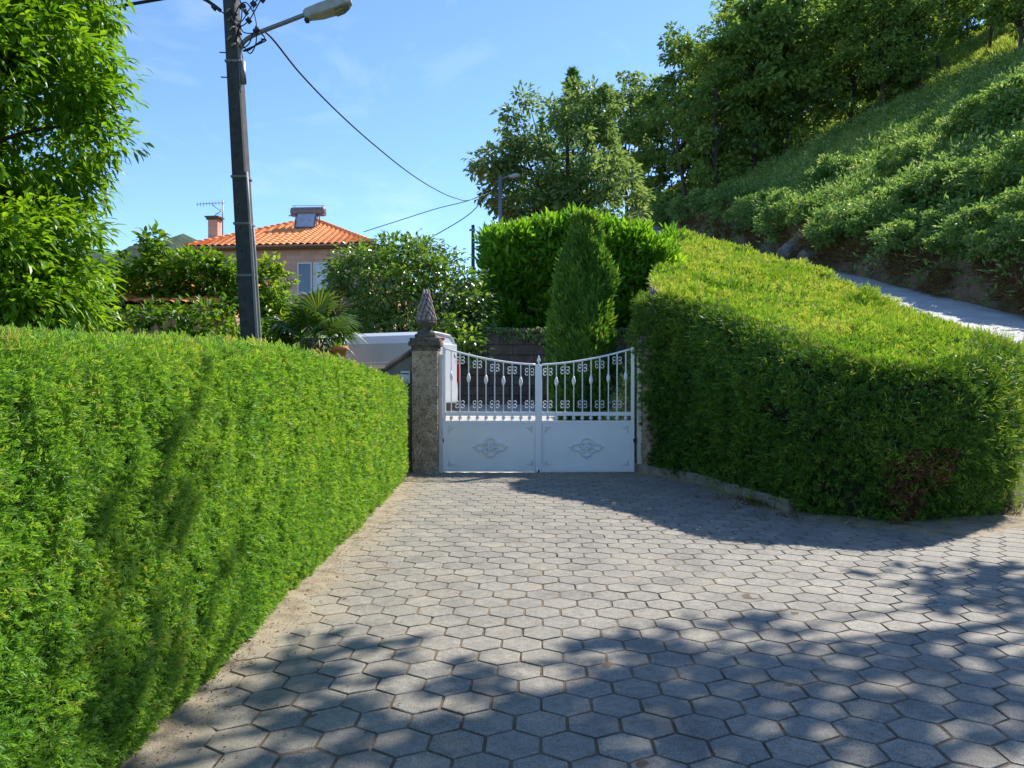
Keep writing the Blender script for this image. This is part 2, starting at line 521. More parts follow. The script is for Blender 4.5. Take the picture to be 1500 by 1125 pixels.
def lance(P, D, Nn, L, Wd, droop=0.12, fold=0.15):
    n = len(P)
    L = np.broadcast_to(np.asarray(L, dtype=float), (n,))[:, None]
    Wd = np.broadcast_to(np.asarray(Wd, dtype=float), (n,))[:, None]
    D = unit(D); S = unit(np.cross(D, Nn)); Nn = np.cross(S, D)
    c1 = P + D * L * .33 + Nn * L * .03; c2 = P + D * L * .70 - Nn * L * droop * .35
    tip = P + D * L - Nn * L * droop
    u1 = S * Wd * .5; u2 = S * Wd * .36; h = Nn * Wd * fold
    V = np.stack([P, c1, c2, tip, c1 + u1 + h, c2 + u2 + h, c1 - u1 + h, c2 - u2 + h], 1).reshape(-1, 3)
    T = np.array([[0, 1, 4], [1, 2, 5], [1, 5, 4], [2, 3, 5], [0, 6, 1], [1, 6, 7], [1, 7, 2], [2, 7, 3]])
    i = np.arange(n)[:, None, None] * 8
    Fc = (i + T[None]).reshape(-1, 3)
    return V, Fc, 8


def leaf_object(name, parts, mat, parent, rng=None):
    """parts: list of (V, F, rnd per face)"""
    Vs = []; Fs = []; Rs = []; o = 0
    for V, Fc, r in parts:
        Vs.append(V); Fs.append(Fc + o); Rs.append(r); o += len(V)
    return np_mesh(name, np.concatenate(Vs), np.concatenate(Fs), mat, parent, np.concatenate(Rs))


def sprays(rng, P, Nn, size, K=5, spread=0.8, up=0.25, bias=None, slim=0.28):
    """Feathery twigs: at each P a twig leaning along Nn with K leaflets. -> V,F,rnd"""
    n = len(P)
    size = np.broadcast_to(np.asarray(size, dtype=float), (n,))
    tw = unit(Nn * .65 + rnd_dirs(rng, n) * spread + np.array([0, 0, up]))
    side = unit(np.cross(tw, rnd_dirs(rng, n)))
    nn = np.cross(side, tw)
    base = rng.random(n) if bias is None else np.clip(bias + rng.normal(0, .16, n), 0, 1)
    out = []
    for k in range(K):
        t = k / max(K - 1, 1)
        sg = 1 if k % 2 else -1
        dirn = unit(tw * (.75 + .5 * t) + side * sg * (.85 - .6 * t) + rnd_dirs(rng, n) * .2)
        p = P + tw * (size * (.15 + .95 * t))[:, None]
        V, Fc, m = leaf4(p, dirn, nn + rnd_dirs(rng, n) * .4, size * rng.uniform(.7, 1.15, n), size * slim * rng.uniform(.8, 1.3, n))
        out.append((V, Fc, np.repeat(np.clip(base + rng.normal(0, .1, n) + .12 * t, 0, 1), m)))
    return out


def path_samples(path):
    P = np.array(path, dtype=float)
    seg = np.linalg.norm(np.diff(P, axis=0), axis=1)
    s = np.concatenate([[0], np.cumsum(seg)])
    return P, s


def path_at(P, s, u):
    x = np.interp(u, s, P[:, 0]); y = np.interp(u, s, P[:, 1])
    e = 0.12
    tx = np.interp(u + e, s, P[:, 0]) - np.interp(u - e, s, P[:, 0])
    ty = np.interp(u + e, s, P[:, 1]) - np.interp(u - e, s, P[:, 1])
    t = unit(np.stack([tx, ty], 1))
    return np.stack([x, y], 1), t


def smooth_path(path, n=8):
    return [p[:2] for p in spline([(a, b, 0) for a, b in path], n)]


# ------------------------------------------------------------------ setting: ground sheets
def axis(spec):
    out = []
    for a, b, st in spec:
        out += list(np.arange(a, b, st))
    out.append(spec[-1][1])
    return np.array(out)


def grid_mesh(xs, ys, zf):
    X, Y = np.meshgrid(xs, ys)
    Z = zf(X.ravel(), Y.ravel())
    V = np.stack([X.ravel(), Y.ravel(), Z], 1)
    nx, ny = len(xs), len(ys)
    j, i = np.meshgrid(np.arange(ny - 1), np.arange(nx - 1), indexing='ij')
    a = (j * nx + i).ravel()
    Fc = np.stack([a, a + 1, a + nx + 1, a + nx], 1)
    return V, Fc


gx = axis([(-1500, -300, 200), (-300, -60, 30), (-60, -20, 5), (-20, 14, .5), (14, 17, .25), (17, 60, 1.0), (60, 300, 20), (300, 1500, 200)])
gy = axis([(-300, -20, 40), (-20, 0, 4), (0, 26, .5), (26, 110, 1.5), (110, 300, 15), (300, 1500, 150)])


def ground_z(x, y):
    P = np.stack([x, y, x * 0], 1)
    near = sstep(16, 22, x)
    return HT(x, y) - 0.06 + near * (0.45 * fbm(P, 7, 3) + .2 * fbm(P, 2, 4))


V, Fc = grid_mesh(gx, gy, ground_z)
set_props(np_mesh('ground', V, Fc, M['ground'], smooth=True), kind='structure')

# far hills beyond the houses
hv = []; hf = []
nx_ = 90
for i in range(nx_):
    x = -900 + i * 14
    h = 92 + 26 * math.sin(i * .17 + 1) + 12 * math.sin(i * .43)
    for j, (yy, k) in enumerate([(420, 0), (520, .55), (600, .9), (640, 1.0), (760, .7), (900, .2)]):
        hv.append((x, yy + 12 * math.sin(i * .9 + j), h * k + (4 * math.sin(i * 2.3 + j * 1.7) if j else -8)))
for i in range(nx_ - 1):
    for j in range(5):
        a = i * 6 + j
        hf.append((a, a + 6, a + 7, a + 1))
set_props(np_mesh('far_hills', np.array(hv), np.array(hf), M['far'], smooth=True), kind='structure')

# road climbing on the right
rx = np.concatenate([[7.6], np.arange(8.4, 15.0, .5), [15.0]])
ry = axis([(8.4, 12, .4), (12, 100, 1.2)])
V, Fc = grid_mesh(rx, ry, lambda x, y: np.maximum(HT(np.minimum(np.maximum(x, 9.8), 14.8), y), 0) + 0.012 + .02 * fbm(np.stack([x, y, x * 0], 1), 1.3, 8))
V[:, 0] = np.where(V[:, 0] < 9, V[:, 0] + np.clip((V[:, 1] - 12) * .25, 0, 2.2), V[:, 0])
set_props(np_mesh('road', V, Fc, M['road'], smooth=True), kind='structure')

# courtyard beyond the gate
V, Fc = grid_mesh(np.arange(-7, 2.61, .4), np.arange(12.86, 21.3, .4), lambda x, y: court(y) + 0.006)
set_props(np_mesh('courtyard', V, Fc, M['court'], smooth=True), kind='structure')

# cut bank beside the road
bt = np.linspace(0, 1, 15)
by = np.arange(6, 100, .35)
T_, Y_ = np.meshgrid(bt, by)
T_ = T_.ravel(); Y_ = Y_.ravel()
P = np.stack([T_ * 3, Y_, T_ * 0], 1)
bump = 0.38 * fbm(P, 1.6, 21) + .16 * fbm(P, .5, 22)
bz = Rp(Y_) + 1.9 * T_ * sstep(3, 14, Y_)
bx_ = 14.75 + 0.15 * T_ + 0.95 * T_ ** 2.2 - bump * (.35 + .5 * np.sin(PI * T_)) - .25 * np.exp(-((T_ - .9) / .15) ** 2)
V = np.stack([bx_, Y_, bz + .12 * bump], 1)
nb = len(bt)
j, i = np.meshgrid(np.arange(len(by) - 1), np.arange(nb - 1), indexing='ij')
a = (j * nb + i).ravel()
set_props(np_mesh('bank', V, np.stack([a, a + nb, a + nb + 1, a + 1], 1), M['bank'], smooth=True), kind='structure')

# ------------------------------------------------------------------ paving
FOOT = smooth_path([(2.17, 13.6), (2.18, 12.72), (2.48, 12.25), (2.90, 11.3), (3.13, 10.1), (3.3, 9.1), (3.68, 8.48), (4.25, 8.22), (4.85, 8.35), (5.4, 8.85), (6.1, 9.75), (7.1, 11.2), (8.55, 13.6), (9.95, 17.0)], 6)
FP, FS = path_samples(FOOT)


def foot_dist(x, y):
    """Signed-ish distance from the right hedge's foot (positive = outside, on the drive)."""
    d = np.full(len(x), 1e9)
    sgn = np.ones(len(x))
    for k in range(len(FP) - 1):
        a = FP[k]; b = FP[k + 1]
        e = b - a
        t = np.clip(((x - a[0]) * e[0] + (y - a[1]) * e[1]) / (e @ e), 0, 1)
        dx = x - a[0] - t * e[0]; dy = y - a[1] - t * e[1]
        dd = np.hypot(dx, dy)
        cr = e[0] * dy - e[1] * dx
        upd = dd < d
        d = np.where(upd, dd, d); sgn = np.where(upd, np.where(cr < 0, 1, -1), sgn)
    return d * sgn


rng = np.random.default_rng(5)
wf = 0.240; hexr = wf / math.sqrt(3); rowh = 1.5 * hexr
th = rad(-2.5)
cx = []; cy = []
for r in range(-80, 90):
    for c in range(-50, 95):
        u = (c + (0.5 if r % 2 else 0)) * wf; v = r * rowh
        x = u * math.cos(th) - v * math.sin(th); y = u * math.sin(th) + v * math.cos(th) + 6
        cx.append(x); cy.append(y)
cx = np.array(cx); cy = np.array(cy)
fd = foot_dist(cx, cy)
keep = (cx > -1.56) & (cx < 13.5) & (cy > -2.5) & (cy < 12.72) & (fd > .10) & ((cy < 9.2) | (cx < 6))
cx = cx[keep]; cy = cy[keep]
n = len(cx)
ang = np.arange(6) * PI / 3 + PI / 6 + th
jr = rng.normal(0, .010, n)
out_ = []
tilt = rng.normal(0, .0018, (n, 2)); hz = rng.normal(0, .0006, n)
for (rr, zz) in ((hexr * .945, -.04), (hexr * .938, -.003), (hexr * .918, 0.0)):
    a = ang[None, :] + jr[:, None]
    wob = 1 + rng.normal(0, .014, (n, 6))
    px = cx[:, None] + rr * wob * np.cos(a); py = cy[:, None] + rr * wob * np.sin(a)
    pz = 0.028 + zz + hz[:, None] + tilt[:, :1] * (px - cx[:, None]) + tilt[:, 1:] * (py - cy[:, None])
    out_.append(np.stack([px, py, pz], 2))
ctr = np.stack([cx, cy, 0.0285 + hz], 1)
V = np.concatenate([out_[0], out_[1], out_[2], ctr[:, None, :]], 1).reshape(-1, 3)
fl = []
for k in range(6):
    k2 = (k + 1) % 6
    fl += [(k, k2, 6 + k2), (k, 6 + k2, 6 + k), (6 + k, 6 + k2, 12 + k2), (6 + k, 12 + k2, 12 + k), (12 + k, 12 + k2, 18)]
Fc = (np.arange(n)[:, None, None] * 19 + np.array(fl)[None]).reshape(-1, 3)
prnd = np.clip(.5 + rng.normal(0, .2, n), 0, 1)
set_props(np_mesh('paving', V, Fc, M['paver'], rnd=np.repeat(prnd, len(fl)), flat=True), kind='structure')

# soil bed that fills the joints and, as sand, runs over the edge pavers
gx2 = np.arange(-2.0, 14.6, .06); gy2 = np.arange(-2.0, 13.0, .06)


def bed_z(x, y):
    P = np.stack([x, y, x * 0], 1)
    nz = fbm(P, .45, 31, 4)
    return 0.0218 + .007 * nz + .006 * fbm(P, .09, 33, 2)


V, Fc = grid_mesh(np.arange(-2.0, 14.6, .09), np.arange(-2.0, 12.84, .09), bed_z)
set_props(np_mesh('joint_soil', V, Fc, M['joint'], smooth=True), kind='structure')


def sand_z(x, y):
    P = np.stack([x, y, x * 0], 1)
    nz = fbm(P, .5, 41, 4)
    f = foot_dist(x, y)
    left = (-1.40 + .22 * fbm(P, .8, 44) - x)                 # >0 on the margin
    right = (.36 + .34 * sstep(3.2, 4.8, x) + .16 * fbm(P, .9, 45) - f)
    far = np.where((x > 5.2), (y - 8.0 + .4 * fbm(P, .8, 46)) * .7, -1)
    e = np.maximum(np.maximum(left, right), far)
    return np.clip(0.026 + e * .07, -.04, .05) + .014 * nz + .005 * fbm(P, .07, 43, 2)


V, Fc = grid_mesh(np.arange(-2.0, -.7, .035), np.arange(-2.0, 12.9, .035), sand_z)
set_props(np_mesh('sandy_verge', V, Fc, M['sand'], smooth=True), kind='structure')
V, Fc = grid_mesh(np.arange(2.0, 9.5, .05), np.arange(7.0, 13.2, .05), sand_z)
keepf = V[Fc].mean(1)
fdm = foot_dist(keepf[:, 0], keepf[:, 1])
set_props(np_mesh('sandy_verge', V, Fc[(fdm < 2.4) & (keepf[:, 1] < 12.7)], M['sand'], smooth=True), kind='structure')

# fallen leaves and crumbs on the drive
rng = np.random.default_rng(15)
n = 1500
lx = rng.uniform(-1.4, 9, n); ly = rng.uniform(2.5, 12, n)
edge = rng.random(n) < .93
lx = np.where(edge, -1.55 + rng.exponential(.13, n), lx)
k = foot_dist(lx, ly) > .03
lx, ly = lx[k], ly[k]
n = len(lx)
P = np.stack([lx, ly, np.full(n, .034)], 1)
V, Fc, m = leaf4(P, np.stack([rng.normal(size=n), rng.normal(size=n), rng.uniform(0, .25, n)], 1), np.tile([0, 0, 1.0], (n, 1)) + rnd_dirs(rng, n) * .3, rng.uniform(.008, .026, n), rng.uniform(.005, .012, n))
set_props(np_mesh('fallen_leaves', V, Fc, M['brown_leaf'], rnd=np.repeat(rng.random(n), m)), 'dry brown leaf scraps scattered over the grey pavers', 'leaf litter', kind='stuff')
# small weeds along both margins
n = 900
q = rng.random(n) < 0
u_ = rng.uniform(3.6, FS[-1] - 6, n)
qq, tt = path_at(FP, FS, u_)
off_ = rng.exponential(.14, n) + .05
wx = np.where(q, -1.52 + rng.exponential(.08, n), qq[:, 0] + tt[:, 1] * off_)
wy = np.where(q, rng.uniform(2.5, 12.3, n), qq[:, 1] - tt[:, 0] * off_)
cl_ = fbm(np.stack([wx, wy, wx * 0], 1), .5, 47, 2)
k = cl_ > -.05
P = np.stack([wx, wy, wx * 0 + .02], 1)[k]
Vw, Fw, Rw, o_ = [], [], [], 0
for q in range(5):
    n = len(P)
    V, Fc, m = leaf4(P + rng.normal(0, .02, (n, 3)) * [1, 1, 0], unit(rnd_dirs(rng, n) * .7 + [0, 0, .7]), rnd_dirs(rng, n), rng.uniform(.04, .13, n), rng.uniform(.005, .012, n))
    Vw.append(V); Fw.append(Fc + o_); o_ += len(V); Rw.append(np.repeat(rng.random(n), m))
set_props(np_mesh('weeds', np.concatenate(Vw), np.concatenate(Fw), M['dry'], rnd=np.concatenate(Rw)), 'sparse dry weeds along the sandy foot of the right hedge', 'weeds', kind='stuff')

# ------------------------------------------------------------------ hedges
# left hedge: tall clipped wall along the drive
rng = np.random.default_rng(11)
LP = smooth_path([(-1.50, 0.2), (-1.50, 2.0), (-1.53, 4.0), (-1.57, 6.0), (-1.57, 8.0), (-1.60, 10.0), (-1.62, 11.5), (-1.72, 12.05), (-2.0, 12.35), (-2.6, 12.45), (-3.1, 12.3)], 8)
LPp, LS = path_samples(LP)


def left_top(y):
    return np.interp(y, [0, 2.4, 3.4, 5.5, 7.2, 8.8, 10.5, 12.4], [1.70, 1.71, 1.75, 1.80, 1.74, 1.65, 1.56, 1.46])


hedge = thing('clipped_hedge', 'long bright green clipped hedge along the left side of the paved drive', 'hedge', (-2.3, 6.5, 0))


def hedge_face(rng, PP, S, topf, n, r=.16, smin=None, wt=None, zlow=.02):
    """Random points + outward normals on a hedge's side and rounded shoulder."""
    u = rng.uniform(S[0] + .05, S[-1] - .05, n) if wt is None else wt(rng, n)
    q, t = path_at(PP, S, u)
    nrm = np.stack([t[:, 1], -t[:, 0]], 1)
    H = topf(q[:, 0], q[:, 1])
    s = rng.random(n) * (H + r * .6)
    arc = s > H - r
    a = np.clip((s - (H - r)) / (r * 1.57), 0, 1) * PI / 2
    inset = np.where(arc, r * (1 - np.cos(a)), 0)
    z = np.where(arc, H - r + r * np.sin(a), np.maximum(s, zlow))
    nn = np.stack([nrm[:, 0] * np.cos(a), nrm[:, 1] * np.cos(a), np.where(arc, np.sin(a), 0.0)], 1)
    P = np.stack([q[:, 0] - nrm[:, 0] * inset, q[:, 1] - nrm[:, 1] * inset, z], 1)
    return P, nn, H


def lumps(P, big=.10, small=.05, s1=.8, s2=.17, seed=0):
    return big * fbm(P, s1, seed, 2) + small * fbm(P, s2, seed + 9, 2)


parts = []
for (y0, y1, n, size) in ((0.6, 2.0, 9000, .024), (2.0, 4.2, 40000, .0205), (4.2, 7.0, 32000, .028), (7.0, 13.9, 30000, .040)):
    wt = lambda rg, k: rg.uniform(y0, min(y1, LS[-1] - .05), k)
    P, nn, H = hedge_face(rng, LPp, LS, lambda x, y: left_top(y), n, .15, wt=wt)
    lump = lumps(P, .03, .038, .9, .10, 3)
    depth = -rng.exponential(.027, n)
    under = np.where(P[:, 2] < .22, -(.22 - P[:, 2]) * .35, 0)
    hol = fbm(P, .22, 77, 2)
    P = P + nn * (lump + depth + under)[:, None]
    keep = hol > -.64
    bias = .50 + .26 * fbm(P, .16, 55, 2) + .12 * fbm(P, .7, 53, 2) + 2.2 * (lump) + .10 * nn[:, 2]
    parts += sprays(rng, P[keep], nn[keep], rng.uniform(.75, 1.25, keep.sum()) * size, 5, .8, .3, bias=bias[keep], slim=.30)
tw = []
P, nn, H = hedge_face(rng, LPp, LS, lambda x, y: left_top(y), 1700, .15, wt=lambda rg, k: rg.uniform(1.9, 12.5, k))
P = P + nn * (lumps(P, .03, .038, .9, .10, 3) + rng.uniform(-.05, .012, len(P)))[:, None]
leaf_object('dead_twigs', sprays(rng, P, nn, np.interp(P[:, 1], [2, 7, 12], [.02, .03, .045]), 3, 1.0, .1, slim=.16), M['dry'], hedge)
# top of the hedge
n = 42000
yy = .3 + 12 * rng.random(n) ** 1.5; xx = rng.uniform(-3.1, -1.7, n)
P = np.stack([xx, yy, left_top(yy)], 1)
up = np.tile([0, 0, 1.0], (n, 1))
lump = lumps(P, .06, .06, .6, .15, 5)
P = P + up * (lump - .02 - rng.exponential(.03, n))[:, None]
parts += sprays(rng, P, up, rng.uniform(.8, 1.3, n) * np.interp(yy, [0, 3, 7, 12], [.024, .026, .034, .045]), 5, .8, .1, bias=.62 + .3 * fbm(P, .4, 56, 2))
# longer loose shoots standing above the clipped line
n = 1500
yy = rng.uniform(1.5, 12.2, n); xx = rng.uniform(-2.9, -1.6, n)
P = np.stack([xx, yy, left_top(yy) + .01], 1)
parts += sprays(rng, P, np.tile([0, 0, 1.0], (n, 1)), rng.uniform(.7, 1.3, n) * np.interp(yy, [0, 3, 7, 12], [.022, .026, .04, .05]), 6, .45, .4, bias=np.full(n, .8))
leaf_object('foliage', parts, M['hedge'], hedge)
b = MB()
cs = []
qs, ts = path_at(LPp, LS, np.linspace(.02, LS[-1], 60))
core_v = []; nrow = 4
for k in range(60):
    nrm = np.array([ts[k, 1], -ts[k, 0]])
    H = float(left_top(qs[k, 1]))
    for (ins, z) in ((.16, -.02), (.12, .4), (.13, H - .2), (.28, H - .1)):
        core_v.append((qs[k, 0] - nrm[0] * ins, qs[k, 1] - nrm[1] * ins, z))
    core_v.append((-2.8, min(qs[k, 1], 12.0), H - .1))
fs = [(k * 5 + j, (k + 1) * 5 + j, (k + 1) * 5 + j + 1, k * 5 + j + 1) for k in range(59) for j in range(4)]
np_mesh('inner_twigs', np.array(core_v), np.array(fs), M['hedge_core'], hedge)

# right hedge: the big clipped mass between the drive and the road
def rtop(x, y):
    x = np.asarray(x, dtype=float); y = np.asarray(y, dtype=float)
    hL = np.where(y < 12.6, 1.65 + .29 * (y - 8.2), 2.93 + .20 * (y - 12.6))
    hL = np.minimum(hL, 1.22 + .154 * y)
    hR = np.maximum(1.66,   .24 * (y - 8.3) + .34 + .38 * sstep(21, 28, y))
    u = np.clip((x - 3.0) / 7.2, 0, 1)
    return np.maximum(hL * (1 - u) + hR * u, 1.62)


rng = np.random.default_rng(21)
rh = thing('broad_hedge', 'broad dark sided clipped hedge on the right, its wide top rising towards the road', 'hedge', (6.0, 12.0, 0))
parts = []
n = 62000
P, nn, H = hedge_face(rng, FP, FS, lambda x, y: rtop(x, y), n, .22)
bel = .16 * np.sin(np.clip(P[:, 2] / H, 0, 1) * PI) ** .8 + .10 * np.clip(P[:, 2] / H, 0, 1)
bel = np.where(P[:, 1] > 11.5, bel * .25, bel)
lump = lumps(P, .14, .09, .8, .2, 23)
P0 = P
under = np.where((P[:, 2] < .35), -(.35 - P[:, 2]) * .5 * sstep(8.9, 8.5, P[:, 1]), 0)
P = P + nn * (bel + lump + under - rng.exponential(.05, n))[:, None]
void = np.exp(-((P0[:, 0] - 3.72) / .28) ** 2) * sstep(.75, .3, P0[:, 2]) * (P0[:, 1] < 9)
keep = (fbm(P0, .3, 78, 2) > -.5) & (rng.random(n) > .85 * void)
sz = rng.uniform(.7, 1.3, n) * np.interp(P[:, 1], [8, 13, 17], [.046, .056, .08])
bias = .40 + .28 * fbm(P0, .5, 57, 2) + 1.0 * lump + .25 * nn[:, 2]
# dead brown patch low on the rounded corner
cpx = np.hypot(P0[:, 0] - 4.25, (P0[:, 2] - .52) * .9)
dead = (cpx < .36 * (1 + .6 * fbm(P0, .25, 61, 2))) & (P0[:, 1] < 9.2) & (rng.random(n) < .75)
kk = keep & ~dead
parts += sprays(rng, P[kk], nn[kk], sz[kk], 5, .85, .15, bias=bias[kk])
dd = keep & dead
leaf_object('dead_twigs', sprays(rng, P[dd] - nn[dd] * .03, nn[dd], sz[dd], 5, .9, -.1), M['brown_leaf'], rh)
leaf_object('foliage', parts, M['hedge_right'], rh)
n = 3200
P, nn, H = hedge_face(rng, FP, FS, lambda x, y: rtop(x, y), n, .22)
bel = np.where(P[:, 1] > 11.5, .05, .22)
P = P + nn * (bel + lumps(P, .14, .09, .8, .2, 23) + rng.uniform(-.03, .03, n))[:, None]
leaf_object('pale_strands', sprays(rng, P, nn, rng.uniform(.05, .10, n), 4, 1.1, .2, bias=np.full(n, .7), slim=.10), M['hedge_lit_pale'], rh)
parts = []
# top
n = 130000
yy = 8.2 + (rng.random(n) ** 1.6) * 40; xx = rng.uniform(2.4, 10.6, n)
inside = (foot_dist(xx, yy) < -.1) & (xx > .185 * yy)
xx = xx[inside]; yy = yy[inside]; n = len(xx)
P = np.stack([xx, yy, rtop(xx, yy)], 1)
e = .1
gxn = -(rtop(xx + e, yy) - rtop(xx - e, yy)) / (2 * e); gyn = -(rtop(xx, yy + e) - rtop(xx, yy - e)) / (2 * e)
nn = unit(np.stack([gxn, gyn, np.ones(n)], 1))
fdst = -foot_dist(xx, yy)
rough_ = sstep(1.5, 4.5, fdst)
lump = lumps(P, .13, .10, .8, .25, 25) * (1 + 1.1 * rough_) + .16 * rough_ * fbm(P, .5, 26, 2)
P = P + nn * (lump + .02 - rng.exponential(.04, n))[:, None]
sz = rng.uniform(.75, 1.4, n) * np.interp(yy, [8, 14, 25, 48], [.052, .075, .13, .22])
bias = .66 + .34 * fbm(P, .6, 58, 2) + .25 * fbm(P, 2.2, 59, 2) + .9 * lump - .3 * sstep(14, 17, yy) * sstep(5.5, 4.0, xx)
kk = fbm(P, .35, 60, 2) > -.42
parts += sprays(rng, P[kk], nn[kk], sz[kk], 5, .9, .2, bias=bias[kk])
# a wispy taller clump on the crest
n = 1400
a_ = rng.random(n) * 2 * PI; q = rng.random(n) ** .6
xx = 9.0 + .75 * q * np.cos(a_); yy = 19.5 + 1.0 * q * np.sin(a_)
P = np.stack([xx, yy, rtop(xx, yy) + rng.random(n) * .75 * (1 - q)], 1)
parts += sprays(rng, P, np.tile([0, -.2, 1.0], (n, 1)), rng.uniform(.06, .14, n), 6, .7, .3, bias=np.full(n, .7), slim=.2)
# loose grassy shoots on the crest next to the road
n = 5000
yy = rng.uniform(13, 34, n); xx = rng.uniform(8.2, 10.5, n) - (34 - yy) * .02
P = np.stack([xx, yy, rtop(xx, yy) + .02], 1)
tall = .5 + .5 * fbm(P, 1.5, 27, 2)
parts += sprays(rng, P, np.tile([0, 0, 1.0], (n, 1)), rng.uniform(.06, .17, n) * (.5 + tall), 6, .45, .5, bias=np.full(n, .72), slim=.14)
leaf_object('lit_top_growth', parts, M['hedge_lit_pale'], rh)  # top leaves, brightened by colour as if sunlit
# dark woody inside
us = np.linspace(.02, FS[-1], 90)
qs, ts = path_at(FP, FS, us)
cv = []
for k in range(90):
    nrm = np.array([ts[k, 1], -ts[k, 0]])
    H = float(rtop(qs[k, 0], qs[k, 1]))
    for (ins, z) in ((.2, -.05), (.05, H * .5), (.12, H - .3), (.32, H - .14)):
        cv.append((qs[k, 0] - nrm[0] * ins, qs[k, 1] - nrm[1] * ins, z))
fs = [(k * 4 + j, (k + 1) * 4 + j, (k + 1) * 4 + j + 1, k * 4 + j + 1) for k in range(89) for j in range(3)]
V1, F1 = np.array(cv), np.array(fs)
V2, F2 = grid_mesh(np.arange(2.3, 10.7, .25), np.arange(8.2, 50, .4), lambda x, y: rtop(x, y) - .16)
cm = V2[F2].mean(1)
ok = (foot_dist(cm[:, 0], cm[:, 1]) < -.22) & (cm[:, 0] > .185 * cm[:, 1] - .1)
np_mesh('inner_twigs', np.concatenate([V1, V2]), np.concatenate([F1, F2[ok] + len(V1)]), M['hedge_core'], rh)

# low stone kerb at the right hedge's foot
kb = thing('kerb_wall', 'low sandy stone kerb at the foot of the right hedge beside the gate', 'kerb', (2.9, 11, 0))
us = np.arange(.35, 5.0, .56)
for k in range(len(us) - 1):
    mb = MB(); sub = np.linspace(us[k] + .008, us[k + 1] - .008, 4)
    q, t = path_at(FP, FS, sub)
    nrm = np.stack([t[:, 1], -t[:, 0]], 1)
    h = .17 + .012 * math.sin(k * 3.1)
    vs = []
    for i in range(4):
        for (o_, z) in ((.13, 0.0), (.125, h - .015), (.11, h), (-.02, h), (-.02, 0)):
            vs.append((q[i, 0] + nrm[i, 0] * o_, q[i, 1] + nrm[i, 1] * o_, z))
    fs = [(i * 5 + j, (i + 1) * 5 + j, (i + 1) * 5 + j + 1, i * 5 + j + 1) for i in range(3) for j in range(4)]
    fs += [(0, 1, 2, 3, 4), (19, 18, 17, 16, 15)]
    mb.add(vs, fs).build('kerb_stone', M['kerb'], kb)

# ------------------------------------------------------------------ gate
GY = 12.8
GS = GY / F


def gx_(px): return (px - 750) * GS
def gz_(py): return 1.6 - (py - 553) * GS


def gate_top(x):
    d = abs(x - .445)
    return 1.815 + .285 * (d / 1.62) ** 1.75


def scroll_pts(cx, cz, s, sd):
    pts = [(.020, .046)]
    for c, a0, a1 in (((.047, .031), 165, -130), ((.047, -.031), 130, -165)):
        for k in range(9):
            a = rad(a0 + (a1 - a0) * k / 8)
            pts.append((c[0] + .026 * math.cos(a), c[1] + .028 * math.sin(a)))
    pts.append((.020, -.046))
    return [np.array([cx + sd * px * s, GY - .004, cz + pz * s]) for px, pz in pts]


